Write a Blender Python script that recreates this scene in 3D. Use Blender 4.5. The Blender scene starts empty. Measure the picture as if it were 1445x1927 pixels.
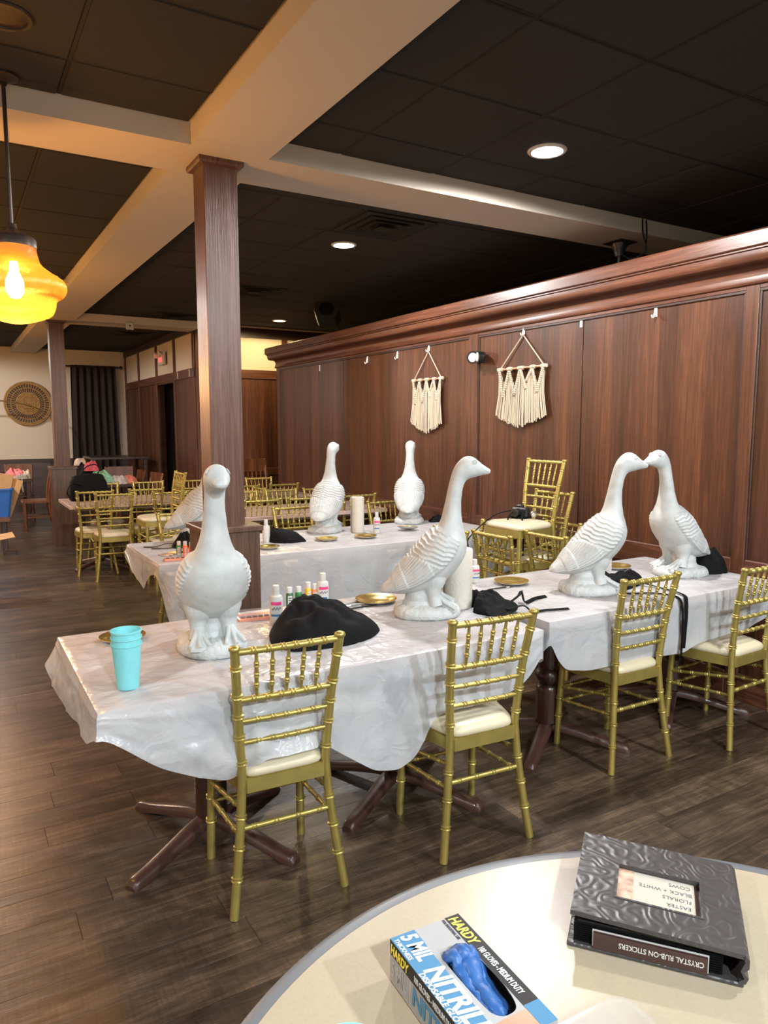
import bpy, math, random
import numpy as np
from mathutils import Vector, Matrix, Euler

SC = bpy.context.scene
COL = SC.collection
PI = math.pi
random.seed(7)
RNG = np.random.RandomState(11)

# ------------------------------------------------------------------ camera
cam_d = bpy.data.cameras.new('camera')
cam = bpy.data.objects.new('camera', cam_d)
COL.objects.link(cam)
cam.location = (0, 0, 1.6)
cam.rotation_euler = (math.radians(90 - 6.764), 0, math.radians(-30.741))
cam_d.sensor_fit = 'VERTICAL'
cam_d.sensor_height = 36.0
cam_d.lens = 1370.0 / 1927.0 * 36.0
cam_d.clip_start = 0.05
SC.camera = cam

# ------------------------------------------------------------------ world and exposure
w = bpy.data.worlds.new('world'); SC.world = w; w.use_nodes = True
w.node_tree.nodes['Background'].inputs[0].default_value = (0.9, 0.95, 1.0, 1)
w.node_tree.nodes['Background'].inputs[1].default_value = 0.05
SC.view_settings.view_transform = 'Standard'
SC.view_settings.look = 'None'
SC.view_settings.gamma = 1.0
SC.view_settings.use_curve_mapping = False
SC.view_settings.exposure = 1.25
CAN_POWER = 98.0          # one recessed downlight
PENDANT_POWER = 26.0       # one amber pendant

# ------------------------------------------------------------------ helpers: materials
def nmat(name):
    m = bpy.data.materials.new(name); m.use_nodes = True
    nt = m.node_tree; b = nt.nodes['Principled BSDF']
    return m, nt, b

def pmat(name, col, rough=0.5, metal=0.0, spec=0.5, coat=0.0, bump=0.0, bscale=60.0, var=0.0, vscale=8.0, trans=0.0):
    m, nt, b = nmat(name)
    b.inputs['Base Color'].default_value = (*col, 1)
    b.inputs['Roughness'].default_value = rough
    b.inputs['Metallic'].default_value = metal
    b.inputs['Specular IOR Level'].default_value = spec
    b.inputs['Coat Weight'].default_value = coat
    tc = None
    if bump or var:
        tc = nt.nodes.new('ShaderNodeTexCoord')
    if var:
        n = nt.nodes.new('ShaderNodeTexNoise'); n.inputs['Scale'].default_value = vscale; n.inputs['Detail'].default_value = 5
        r = nt.nodes.new('ShaderNodeValToRGB')
        r.color_ramp.elements[0].position = 0.3; r.color_ramp.elements[1].position = 0.7
        r.color_ramp.elements[0].color = (*[c * (1 - var) for c in col], 1)
        r.color_ramp.elements[1].color = (*[min(1, c * (1 + var * .5)) for c in col], 1)
        nt.links.new(tc.outputs['Object'], n.inputs['Vector'])
        nt.links.new(n.outputs['Fac'], r.inputs['Fac']); nt.links.new(r.outputs['Color'], b.inputs['Base Color'])
    if bump:
        n2 = nt.nodes.new('ShaderNodeTexNoise'); n2.inputs['Scale'].default_value = bscale; n2.inputs['Detail'].default_value = 6
        bp = nt.nodes.new('ShaderNodeBump'); bp.inputs['Strength'].default_value = bump; bp.inputs['Distance'].default_value = 0.01
        nt.links.new(tc.outputs['Object'], n2.inputs['Vector'])
        nt.links.new(n2.outputs['Fac'], bp.inputs['Height']); nt.links.new(bp.outputs['Normal'], b.inputs['Normal'])
    return m

def emat(name, col, strength):
    m = bpy.data.materials.new(name); m.use_nodes = True
    nt = m.node_tree; nt.nodes.clear()
    o = nt.nodes.new('ShaderNodeOutputMaterial'); e = nt.nodes.new('ShaderNodeEmission')
    e.inputs[0].default_value = (*col, 1); e.inputs[1].default_value = strength
    nt.links.new(e.outputs[0], o.inputs[0]); return m

def wood(name, c0, c1, c2, axis='Z', rough=0.4, scale=1.0, bump=0.25, coat=0.15, board=0.0, bscale=1.0, rnd=None, spread=0.35, spec=0.5, saw=0.0, fine=1.0):
    """grain stretched along one object axis; board>0 varies the colour in strips across the grain"""
    m, nt, b = nmat(name)
    L = nt.links.new
    tc = nt.nodes.new('ShaderNodeTexCoord')
    vec = tc.outputs['Object']
    if rnd:
        if rnd == 'object':
            oi = nt.nodes.new('ShaderNodeObjectInfo'); rv = oi.outputs['Random']
        else:
            g = nt.nodes.new('ShaderNodeNewGeometry'); rv = g.outputs['Random Per Island']
        ad = nt.nodes.new('ShaderNodeVectorMath'); ad.operation = 'MULTIPLY_ADD'
        cb = nt.nodes.new('ShaderNodeCombineXYZ'); L(rv, cb.inputs[0]); L(rv, cb.inputs[1]); L(rv, cb.inputs[2])
        L(cb.outputs[0], ad.inputs[0]); ad.inputs[1].default_value = (37, 53, 11); L(vec, ad.inputs[2])
        vec = ad.outputs[0]
    mp = nt.nodes.new('ShaderNodeMapping')
    q = 14 * fine; s = {'X': (1.2, q, q), 'Y': (q, 1.2, q), 'Z': (q, q, 1.2)}[axis]
    mp.inputs['Scale'].default_value = tuple(k * scale for k in s)
    L(vec, mp.inputs['Vector'])
    n1 = nt.nodes.new('ShaderNodeTexNoise'); n1.inputs['Scale'].default_value = 1.0; n1.inputs['Detail'].default_value = 8
    n1.inputs['Roughness'].default_value = 0.65; n1.inputs['Distortion'].default_value = 1.2
    L(mp.outputs[0], n1.inputs['Vector'])
    n2 = nt.nodes.new('ShaderNodeTexNoise'); n2.inputs['Scale'].default_value = 9.0; n2.inputs['Detail'].default_value = 4
    L(mp.outputs[0], n2.inputs['Vector'])
    mx = nt.nodes.new('ShaderNodeMath'); mx.operation = 'MULTIPLY_ADD'; L(n2.outputs['Fac'], mx.inputs[0]); mx.inputs[1].default_value = 0.35
    L(n1.outputs['Fac'], mx.inputs[2])
    r = nt.nodes.new('ShaderNodeValToRGB'); cr = r.color_ramp
    cr.elements[0].position = 0.42; cr.elements[0].color = (*c0, 1)
    cr.elements[1].position = 0.90; cr.elements[1].color = (*c2, 1)
    e = cr.elements.new(0.66); e.color = (*c1, 1)
    L(mx.outputs[0], r.inputs['Fac'])
    col = r.outputs['Color']
    if board or rnd:
        hsv = nt.nodes.new('ShaderNodeHueSaturation'); L(col, hsv.inputs['Color'])
        if rnd:
            mr = nt.nodes.new('ShaderNodeMapRange'); L(rv, mr.inputs['Value'])
            mr.inputs['To Min'].default_value = 1 - spread; mr.inputs['To Max'].default_value = 1 + spread
            L(mr.outputs[0], hsv.inputs['Value'])
        else:
            mp2 = nt.nodes.new('ShaderNodeMapping')
            k = bscale
            mp2.inputs['Scale'].default_value = {'X': (0.02, k, 0.02), 'Y': (k, .02, .02), 'Z': (k, k, .02)}[axis]
            L(vec, mp2.inputs['Vector'])
            v = nt.nodes.new('ShaderNodeTexNoise'); v.inputs['Scale'].default_value = 1.0; v.inputs['Detail'].default_value = 1
            L(mp2.outputs[0], v.inputs['Vector'])
            mr = nt.nodes.new('ShaderNodeMapRange'); L(v.outputs['Fac'], mr.inputs['Value'])
            mr.inputs['From Min'].default_value = .35; mr.inputs['From Max'].default_value = .65
            mr.inputs['To Min'].default_value = 1 - board; mr.inputs['To Max'].default_value = 1 + board
            L(mr.outputs[0], hsv.inputs['Value'])
        col = hsv.outputs['Color']
    if saw:
        mp3 = nt.nodes.new('ShaderNodeMapping'); mp3.inputs['Scale'].default_value = (110, 9, 9); L(vec, mp3.inputs['Vector'])
        n3 = nt.nodes.new('ShaderNodeTexNoise'); n3.inputs['Scale'].default_value = 1; n3.inputs['Detail'].default_value = 3; L(mp3.outputs[0], n3.inputs['Vector'])
        n4 = nt.nodes.new('ShaderNodeTexNoise'); n4.inputs['Scale'].default_value = 5; n4.inputs['Detail'].default_value = 4; L(vec, n4.inputs['Vector'])
        r3 = nt.nodes.new('ShaderNodeMapRange'); L(n3.outputs['Fac'], r3.inputs['Value']); r3.inputs['From Min'].default_value = .3; r3.inputs['From Max'].default_value = .7
        r3.inputs['To Min'].default_value = 1 - saw; r3.inputs['To Max'].default_value = 1 + saw
        r4 = nt.nodes.new('ShaderNodeMapRange'); L(n4.outputs['Fac'], r4.inputs['Value']); r4.inputs['From Min'].default_value = .32; r4.inputs['From Max'].default_value = .68
        r4.inputs['To Min'].default_value = .62; r4.inputs['To Max'].default_value = 1.35
        mu = nt.nodes.new('ShaderNodeMath'); mu.operation = 'MULTIPLY'; L(r3.outputs[0], mu.inputs[0]); L(r4.outputs[0], mu.inputs[1])
        h2 = nt.nodes.new('ShaderNodeHueSaturation'); L(col, h2.inputs['Color']); L(mu.outputs[0], h2.inputs['Value']); col = h2.outputs['Color']
    L(col, b.inputs['Base Color'])
    b.inputs['Roughness'].default_value = rough; b.inputs['Coat Weight'].default_value = coat; b.inputs['Coat Roughness'].default_value = 0.25
    b.inputs['Specular IOR Level'].default_value = spec
    bp = nt.nodes.new('ShaderNodeBump'); bp.inputs['Strength'].default_value = bump; bp.inputs['Distance'].default_value = 0.004
    L(mx.outputs[0], bp.inputs['Height']); L(bp.outputs['Normal'], b.inputs['Normal'])
    return m

# ------------------------------------------------------------------ helpers: geometry
class MB:
    def __init__(self): self.v = []; self.f = []
    def add(self, vs, fs, M=None):
        o = len(self.v)
        if M is not None: vs = [tuple(M @ Vector(p)) for p in vs]
        self.v.extend([tuple(map(float, p)) for p in vs]); self.f.extend([tuple(i + o for i in f) for f in fs]); return self
    def box(self, x0, x1, y0, y1, z0, z1, M=None):
        vs = [(x0, y0, z0), (x1, y0, z0), (x1, y1, z0), (x0, y1, z0), (x0, y0, z1), (x1, y0, z1), (x1, y1, z1), (x0, y1, z1)]
        fs = [(0, 3, 2, 1), (4, 5, 6, 7), (0, 1, 5, 4), (1, 2, 6, 5), (2, 3, 7, 6), (3, 0, 4, 7)]
        return self.add(vs, fs, M)
    def cbox(self, x0, x1, y0, y1, z0, z1, c=0.004, M=None):
        """box with chamfered vertical and top edges"""
        def rect(x0, x1, y0, y1, c, z):
            return [(x0 + c, y0, z), (x1 - c, y0, z), (x1, y0 + c, z), (x1, y1 - c, z), (x1 - c, y1, z), (x0 + c, y1, z), (x0, y1 - c, z), (x0, y0 + c, z)]
        vs = rect(x0, x1, y0, y1, c, z0) + rect(x0, x1, y0, y1, c, z1 - c) + rect(x0 + c, x1 - c, y0 + c, y1 - c, c * .6, z1)
        fs = [tuple(range(7, -1, -1)), tuple(range(16, 24))]
        for k in (0, 8):
            for i in range(8):
                j = (i + 1) % 8; fs.append((k + i, k + j, k + 8 + j, k + 8 + i))
        return self.add(vs, fs, M)
    def lathe(self, prof, n=24, M=None, cap=True):
        vs = []; fs = []; m = len(prof)
        for r, z in prof:
            for i in range(n):
                a = 2 * PI * i / n; vs.append((r * math.cos(a), r * math.sin(a), z))
        for k in range(m - 1):
            for i in range(n):
                j = (i + 1) % n; fs.append((k * n + i, k * n + j, (k + 1) * n + j, (k + 1) * n + i))
        if cap and prof[0][0] > 1e-6: fs.append(tuple(range(n - 1, -1, -1)))
        if cap and prof[-1][0] > 1e-6: fs.append(tuple(range((m - 1) * n, m * n)))
        return self.add(vs, fs, M)
    def tube(self, pts, rad, n=8, caps=True, flat=1.0, M=None):
        pts = [Vector(p) for p in pts]; m = len(pts)
        if not hasattr(rad, '__len__'): rad = [rad] * m
        vs = []; fs = []; up = None
        for k in range(m):
            t = (pts[min(k + 1, m - 1)] - pts[max(k - 1, 0)])
            t = t.normalized() if t.length > 1e-9 else Vector((0, 0, 1))
            if up is None:
                up = Vector((0, 0, 1)) if abs(t.z) < .9 else Vector((0, 1, 0))
            s = t.cross(up)
            s = s.normalized() if s.length > 1e-6 else Vector((1, 0, 0))
            u = s.cross(t).normalized(); up = u
            for i in range(n):
                a = 2 * PI * i / n
                vs.append(tuple(pts[k] + s * (rad[k] * math.cos(a)) + u * (rad[k] * flat * math.sin(a))))
        for k in range(m - 1):
            for i in range(n):
                j = (i + 1) % n; fs.append((k * n + i, k * n + j, (k + 1) * n + j, (k + 1) * n + i))
        if caps: fs.append(tuple(range(n - 1, -1, -1))); fs.append(tuple(range((m - 1) * n, m * n)))
        return self.add(vs, fs, M)
    def prism(self, poly, z0, z1, M=None):
        n = len(poly); vs = [(x, y, z0) for x, y in poly] + [(x, y, z1) for x, y in poly]
        fs = [tuple(range(n - 1, -1, -1)), tuple(range(n, 2 * n))] + [(i, (i + 1) % n, n + (i + 1) % n, n + i) for i in range(n)]
        return self.add(vs, fs, M)
    def grid(self, P, closed=False):
        """P: array (a,b,3)"""
        a, b, _ = P.shape; vs = P.reshape(-1, 3); fs = []
        for i in range(a - 1):
            for j in range(b if closed else b - 1):
                k = (j + 1) % b; fs.append((i * b + j, i * b + k, (i + 1) * b + k, (i + 1) * b + j))
        return self.add(vs, fs)
    def sphere(self, c, r, n=12, m=8, sc=(1, 1, 1)):
        vs = []; fs = []
        for k in range(m + 1):
            t = PI * k / m
            for i in range(n):
                a = 2 * PI * i / n
                vs.append((c[0] + r * sc[0] * math.sin(t) * math.cos(a), c[1] + r * sc[1] * math.sin(t) * math.sin(a), c[2] - r * sc[2] * math.cos(t)))
        for k in range(m):
            for i in range(n):
                j = (i + 1) % n; fs.append((k * n + i, k * n + j, (k + 1) * n + j, (k + 1) * n + i))
        return self.add(vs, fs)
    def torus(self, c, R, r, n=32, m=8, M=None):
        pts = []
        vs = []; fs = []
        for i in range(n):
            a = 2 * PI * i / n
            for k in range(m):
                b = 2 * PI * k / m
                vs.append((c[0] + (R + r * math.cos(b)) * math.cos(a), c[1] + (R + r * math.cos(b)) * math.sin(a), c[2] + r * math.sin(b)))
        for i in range(n):
            for k in range(m):
                fs.append((i * m + k, ((i + 1) % n) * m + k, ((i + 1) % n) * m + (k + 1) % m, i * m + (k + 1) % m))
        return self.add(vs, fs, M)
    def mesh(self, name, mat, smooth=35):
        me = bpy.data.meshes.new(name); me.from_pydata(self.v, [], self.f); me.validate(); me.update()
        if mat: me.materials.append(mat)
        if smooth:
            me.polygons.foreach_set('use_smooth', [True] * len(me.polygons))
            me.set_sharp_from_angle(angle=math.radians(smooth))
        return me
    def build(self, name, mat, parent=None, smooth=35, loc=None, rot=None):
        return link(name, self.mesh(name, mat, smooth), parent, loc, rot)

def link(name, data, parent=None, loc=None, rot=None):
    o = bpy.data.objects.new(name, data); COL.objects.link(o)
    if parent: o.parent = parent
    if loc is not None: o.location = loc
    if rot is not None: o.rotation_euler = rot
    return o

def tag(o, label=None, cat=None, group=None, kind=None):
    if label: o['label'] = label
    if cat: o['category'] = cat
    if group: o['group'] = group
    if kind: o['kind'] = kind
    return o

def thing(name, label, cat, loc=(0, 0, 0), rz=0.0, group=None):
    o = bpy.data.objects.new(name, None); COL.objects.link(o)
    o.empty_display_size = 0.1
    o.location = loc; o.rotation_euler = (0, 0, rz)
    return tag(o, label, cat, group)

def dup(root, label, loc, rz=0.0, group=None):
    r = root.copy(); COL.objects.link(r); r.location = loc; r.rotation_euler = (0, 0, rz)
    r['label'] = label
    if group: r['group'] = group
    for ch in list(root.children):
        c = ch.copy(); COL.objects.link(c); c.parent = r
        for g in list(ch.children):
            d = g.copy(); COL.objects.link(d); d.parent = c
    return r

def text(name, s, size, mat, parent, M, bold=0.0, align='LEFT', shear=0.0, sx=1.0, space=1.0):
    cu = bpy.data.curves.new(name, 'FONT'); cu.body = s; cu.size = size; cu.align_x = align; cu.shear = shear
    cu.offset = bold; cu.extrude = 0.0002; cu.space_character = space; cu.resolution_u = 3
    tmp = bpy.data.objects.new(name, cu); COL.objects.link(tmp)
    dg = bpy.context.evaluated_depsgraph_get()
    me = bpy.data.meshes.new_from_object(tmp.evaluated_get(dg))
    bpy.data.objects.remove(tmp); bpy.data.curves.remove(cu)
    me.materials.clear(); me.materials.append(mat)
    if sx != 1.0: me.transform(Matrix.Diagonal((sx, 1, 1, 1)))
    o = link(name, me, parent); o.matrix_local = M
    return o

def catmull(P, n):
    """smooth samples through the rows of P; returns array and parameter"""
    P = np.asarray(P, float); m = len(P); t = np.linspace(0, m - 1, n); out = []
    for u in t:
        i = min(int(u), m - 2); f = u - i
        p0, p1, p2, p3 = P[max(i - 1, 0)], P[i], P[i + 1], P[min(i + 2, m - 1)]
        out.append(.5 * ((2 * p1) + (-p0 + p2) * f + (2 * p0 - 5 * p1 + 4 * p2 - p3) * f * f + (-p0 + 3 * p1 - 3 * p2 + p3) * f ** 3))
    return np.array(out), t

def interp(x, tab):
    xs, ys = zip(*tab); return float(np.interp(x, xs, ys))

def vnoise(x, y, seed=0):
    """cheap smooth 2-D value noise, arrays ok"""
    r = np.random.RandomState(seed).rand(64, 64)
    x = np.asarray(x) + 100.0; y = np.asarray(y) + 100.0
    xi = np.floor(x).astype(int); yi = np.floor(y).astype(int); fx = x - xi; fy = y - yi
    fx = fx * fx * (3 - 2 * fx); fy = fy * fy * (3 - 2 * fy)
    g = lambda a, b: r[a % 64, b % 64]
    return (g(xi, yi) * (1 - fx) + g(xi + 1, yi) * fx) * (1 - fy) + (g(xi, yi + 1) * (1 - fx) + g(xi + 1, yi + 1) * fx) * fy

# ------------------------------------------------------------------ materials
M = {}
M['panel'] = wood('panel_wood', (.034, .0115, .006), (.070, .0245, .0115), (.122, .045, .019), 'Z', rough=.40, scale=1.0, board=.32, bscale=5.0, fine=2.2, coat=.05, spec=.32)
M['trim'] = wood('trim_wood', (.045, .0145, .008), (.083, .028, .0145), (.155, .06, .031), 'Y', rough=.38, scale=1.0, coat=.12, spec=.4, fine=1.6)
M['trimz'] = wood('stile_wood', (.040, .0135, .007), (.076, .026, .0125), (.13, .049, .024), 'Z', rough=.40, scale=1.0, coat=.05, spec=.35, fine=1.8)
M['trimx'] = wood('rail_wood_x', (.040, .0135, .007), (.076, .026, .0125), (.13, .049, .024), 'X', rough=.40, scale=1.0, coat=.05, spec=.35, fine=1.8)
M['column'] = wood('column_wood', (.042, .019, .013), (.088, .041, .028), (.15, .077, .055), 'Z', rough=.38, scale=1.3, bump=.9, coat=.12, spec=.4, fine=2.6)
M['colbase'] = wood('column_base_wood', (.030, .014, .008), (.075, .035, .020), (.13, .067, .04), 'Z', rough=.4, scale=1.1, bump=.5, fine=1.8)
M['darktrim'] = wood('dark_trim', (.018, .007, .005), (.03, .012, .008), (.05, .02, .013), 'Y', rough=.5)
M['plank'] = wood('vinyl_plank', (.021, .0135, .009), (.053, .034, .022), (.115, .076, .047), 'X', rough=.34, scale=1.6, bump=.5, coat=.05, saw=.22, rnd='object', spread=.26)
M['plankfar'] = wood('vinyl_plank_far', (.021, .0135, .009), (.053, .034, .022), (.115, .076, .047), 'X', rough=.34, scale=1.6, bump=.5, coat=.05, saw=.22, rnd='island', spread=.26)
M['subfloor'] = pmat('subfloor', (.012, .009, .007), .8)
M['tile'] = pmat('ceiling_tile', (.034, .0315, .032), .9, bump=.5, bscale=180, spec=.2)
M['gridbar'] = pmat('grid_bar', (.016, .014, .013), .8, spec=.3)
M['slab'] = pmat('ceiling_slab', (.012, .011, .011), .9)
M['beam'] = pmat('beam_paint', (.52, .455, .385), .7, bump=.04, bscale=120)
M['beige'] = pmat('wall_paint', (.58, .50, .39), .75, bump=.04, bscale=120)
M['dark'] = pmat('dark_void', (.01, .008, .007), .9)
M['gold'] = pmat('gold_paint', (.42, .335, .095), .36, metal=.65, var=.12, vscale=20)
M['ivory'] = pmat('ivory_vinyl', (.55, .485, .34), .38, bump=.05, bscale=30)
M['whitewood'] = wood('whitewash_laminate', (.30, .19, .15), (.45, .32, .27), (.56, .46, .41), 'X', rough=.3, scale=.7, bump=.05, coat=.1)
M['tableedge'] = pmat('table_edge', (.28, .20, .15), .5)
M['pedestal'] = wood('pedestal_wood', (.018, .006, .004), (.035, .012, .007), (.06, .022, .013), 'Z', rough=.22, coat=.5)
M['footmetal'] = pmat('foot_brown', (.055, .024, .018), .35, coat=.2, bump=.05)
M['plaster'] = pmat('goose_plaster', (.46, .48, .478), .6, bump=.12, bscale=90, var=.14, vscale=14)
M['plinthm'] = pmat('goose_plinth', (.48, .50, .495), .6, bump=.5, bscale=75, var=.12, vscale=30)
M['paper'] = pmat('paper_towel', (.55, .52, .45), .9, bump=.3, bscale=90)
M['card'] = pmat('cardboard', (.46, .27, .12), .8, var=.15)
M['goldplate'] = pmat('gold_plate', (.62, .44, .13), .22, metal=.85)
M['whiteplastic'] = pmat('white_plastic', (.55, .54, .52), .35)
M['black'] = pmat('black_fabric', (.0035, .0035, .004), .8, bump=.08, bscale=300, spec=.15)
M['blackplastic'] = pmat('black_plastic', (.012, .012, .013), .35)
M['cord'] = pmat('cotton_cord', (.58, .50, .38), .9, bump=.6, bscale=250)
M['copper'] = pmat('copper_rod', (.62, .27, .15), .35, metal=.3)
M['turq'] = pmat('turquoise_cup', (.20, .60, .64), .45, var=.06, vscale=40)
M['pink'] = pmat('pink_label', (.70, .05, .20), .4)
M['labelwhite'] = pmat('label_white', (.55, .54, .52), .5)
M['ink'] = pmat('ink', (.03, .03, .05), .6)
M['blueink'] = pmat('blue_label', (.05, .16, .35), .5)
M['green'] = pmat('green_paint', (.02, .18, .05), .3)
M['dgreen'] = pmat('dark_green_paint', (.02, .10, .04), .3)
M['yellow'] = pmat('yellow_paint', (.75, .45, .02), .3)
M['orange'] = pmat('orange_paint', (.75, .13, .03), .3)
M['coral'] = pmat('coral_paint', (.72, .20, .08), .3)
M['rosegold'] = pmat('rose_plastic', (.70, .30, .20), .2, coat=.4)
M['silver'] = pmat('silver_metal', (.6, .6, .6), .3, metal=.9)
M['brass'] = pmat('brass', (.55, .38, .12), .3, metal=.9)
M['bronze'] = pmat('dark_bronze', (.05, .035, .028), .4, metal=.6)
M['brownwood'] = wood('mission_chair_wood', (.06, .020, .008), (.125, .043, .016), (.20, .078, .032), 'Z', rough=.35, coat=.2)
M['darkwood'] = wood('dark_table_wood', (.02, .008, .005), (.04, .016, .010), (.07, .03, .018), 'X', rough=.3, coat=.3)
M['curtain'] = pmat('curtain_fabric', (.018, .0095, .007), .8, bump=.2, bscale=200)
M['rattan'] = pmat('rattan', (.36, .205, .065), .7, bump=.7, bscale=60, var=.4, vscale=40)
M['blue'] = pmat('blue_bin', (.02, .12, .42), .4)
M['laminate'] = pmat('cream_laminate', (.40, .335, .235), .32, bump=.02, var=.05, vscale=150)
M['greyedge'] = pmat('grey_vinyl_edge', (.13, .14, .155), .4)
M['leather'] = None

def leather_mat():
    m, nt, b = nmat('embossed_leather'); L = nt.links.new
    b.inputs['Base Color'].default_value = (.05, .045, .045, 1); b.inputs['Roughness'].default_value = .36
    tc = nt.nodes.new('ShaderNodeTexCoord')
    n = nt.nodes.new('ShaderNodeTexNoise'); n.inputs['Scale'].default_value = 26; n.inputs['Detail'].default_value = 0.4; L(tc.outputs['Object'], n.inputs['Vector'])
    wv = nt.nodes.new('ShaderNodeMath'); wv.operation = 'MULTIPLY'; wv.inputs[1].default_value = 42; L(n.outputs['Fac'], wv.inputs[0])
    sn = nt.nodes.new('ShaderNodeMath'); sn.operation = 'SINE'; L(wv.outputs[0], sn.inputs[0])
    bp = nt.nodes.new('ShaderNodeBump'); bp.inputs['Strength'].default_value = .20; bp.inputs['Distance'].default_value = .002
    L(sn.outputs[0], bp.inputs['Height']); L(bp.outputs['Normal'], b.inputs['Normal'])
    return m
M['leather'] = leather_mat()

def cloth_mat():
    m = bpy.data.materials.new('plastic_cloth'); m.use_nodes = True
    nt = m.node_tree; b = nt.nodes['Principled BSDF']; out = nt.nodes['Material Output']; L = nt.links.new
    b.inputs['Base Color'].default_value = (.66, .675, .70, 1); b.inputs['Roughness'].default_value = .26
    tc = nt.nodes.new('ShaderNodeTexCoord')
    acc = None
    for sc_, wt, ds in ((3.2, 1.0, .5), (8.0, .32, 1.6), (26.0, .10, 1.5)):
        n = nt.nodes.new('ShaderNodeTexNoise'); n.inputs['Scale'].default_value = sc_; n.inputs['Detail'].default_value = 1; n.inputs['Distortion'].default_value = ds
        L(tc.outputs['Object'], n.inputs['Vector'])
        a1 = nt.nodes.new('ShaderNodeMath'); a1.operation = 'SUBTRACT'; L(n.outputs['Fac'], a1.inputs[0]); a1.inputs[1].default_value = .5
        a2 = nt.nodes.new('ShaderNodeMath'); a2.operation = 'ABSOLUTE'; L(a1.outputs[0], a2.inputs[0])
        a3 = nt.nodes.new('ShaderNodeMath'); a3.operation = 'MULTIPLY_ADD'; L(a2.outputs[0], a3.inputs[0]); a3.inputs[1].default_value = -wt
        if acc is None: a3.inputs[2].default_value = 1.0
        else: L(acc, a3.inputs[2])
        acc = a3.outputs[0]
    sm = a3
    bp = nt.nodes.new('ShaderNodeBump'); bp.inputs['Strength'].default_value = .45; bp.inputs['Distance'].default_value = .05
    L(sm.outputs[0], bp.inputs['Height']); L(bp.outputs['Normal'], b.inputs['Normal'])
    tr = nt.nodes.new('ShaderNodeBsdfTransparent'); tl = nt.nodes.new('ShaderNodeBsdfTranslucent')
    tl.inputs[0].default_value = (.66, .67, .70, 1); L(bp.outputs['Normal'], tl.inputs['Normal'])
    m1 = nt.nodes.new('ShaderNodeMixShader'); m1.inputs[0].default_value = .18; L(b.outputs[0], m1.inputs[1]); L(tl.outputs[0], m1.inputs[2])
    m2 = nt.nodes.new('ShaderNodeMixShader'); m2.inputs[0].default_value = .30; L(m1.outputs[0], m2.inputs[1]); L(tr.outputs[0], m2.inputs[2])
    L(m2.outputs[0], out.inputs[0]); return m
M['cloth'] = cloth_mat()

def clear_mat(name, col, mixf):
    m = bpy.data.materials.new(name); m.use_nodes = True
    nt = m.node_tree; b = nt.nodes['Principled BSDF']; out = nt.nodes['Material Output']; L = nt.links.new
    b.inputs['Base Color'].default_value = (*col, 1); b.inputs['Roughness'].default_value = .12
    tr = nt.nodes.new('ShaderNodeBsdfTransparent'); mx = nt.nodes.new('ShaderNodeMixShader'); mx.inputs[0].default_value = mixf
    L(b.outputs[0], mx.inputs[1]); L(tr.outputs[0], mx.inputs[2]); L(mx.outputs[0], out.inputs[0]); return m
M['clear'] = clear_mat('clear_plastic', (.5, .5, .5), .82)

def amber_mat():
    m = bpy.data.materials.new('amber_glass'); m.use_nodes = True
    nt = m.node_tree; nt.nodes.remove(nt.nodes['Principled BSDF']); out = nt.nodes['Material Output']; L = nt.links.new
    tc = nt.nodes.new('ShaderNodeTexCoord')
    n = nt.nodes.new('ShaderNodeTexNoise'); n.inputs['Scale'].default_value = 160; L(tc.outputs['Object'], n.inputs['Vector'])
    bp = nt.nodes.new('ShaderNodeBump'); bp.inputs['Strength'].default_value = .6; bp.inputs['Distance'].default_value = .004; L(n.outputs['Fac'], bp.inputs['Height'])
    tr = nt.nodes.new('ShaderNodeBsdfTransparent'); tr.inputs[0].default_value = (1, .56, .15, 1)
    tl = nt.nodes.new('ShaderNodeBsdfTranslucent'); tl.inputs[0].default_value = (.15, .055, .006, 1); L(bp.outputs['Normal'], tl.inputs['Normal'])
    gl = nt.nodes.new('ShaderNodeBsdfGlossy'); gl.inputs[0].default_value = (1, .9, .7, 1); gl.inputs[1].default_value = .15; L(bp.outputs['Normal'], gl.inputs['Normal'])
    a = nt.nodes.new('ShaderNodeMixShader'); a.inputs[0].default_value = .42; L(tr.outputs[0], a.inputs[1]); L(tl.outputs[0], a.inputs[2])
    c = nt.nodes.new('ShaderNodeMixShader'); c.inputs[0].default_value = .06; L(a.outputs[0], c.inputs[1]); L(gl.outputs[0], c.inputs[2])
    L(c.outputs[0], out.inputs[0]); return m
M['amber'] = amber_mat()

# ================================================================== STRUCTURE
CEIL = 3.06
def structure(o, label=None):
    o['kind'] = 'structure'
    if label: o['label'] = label
    return o

# ---- floor: slab with vinyl planks laid along x
floor = structure(MB().box(-4.2, 8.2, -3.4, 15.7, -0.12, -0.006).build('floor', M['subfloor'], smooth=0), 'brown wood-look vinyl plank floor')
PW, PL = 0.152, 1.22
near_cells = set(); far = MB()
pm = MB().cbox(0, PL - .0014, 0, PW - .0014, -0.0065, 0, c=.0003).mesh('plank', M['plank'], 0)
rows = int((15.6 + 3.4) / PW)
offs = RNG.rand(rows + 1) * PL
cnt = 0
for r in range(rows):
    y = -3.33 + r * PW
    x = -4.2 - offs[r]
    while x < 8.2:
        xe = x + PL
        x_lim = 3.9 if y < 5 else 3.0
        inview = (1.0 < y < 7.6) and (xe > -0.02 + .0 * y) and (x < x_lim) and (xe > -0.25) and not (y < 1.6 and x > 3.2)
        if inview and cnt < 290:
            o = link('plank', pm, floor, (x, y, 0)); cnt += 1
        else:
            x0, x1 = max(x, -4.15), min(xe - .0016, 8.15)
            if x1 > x0 + .02: far.cbox(x0, x1, y, y + PW - .0014, -0.0065, 0, c=.0003)
        x = xe
far.build('planks', M['plankfar'], floor, 0)['kind'] = 'stuff'

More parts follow.
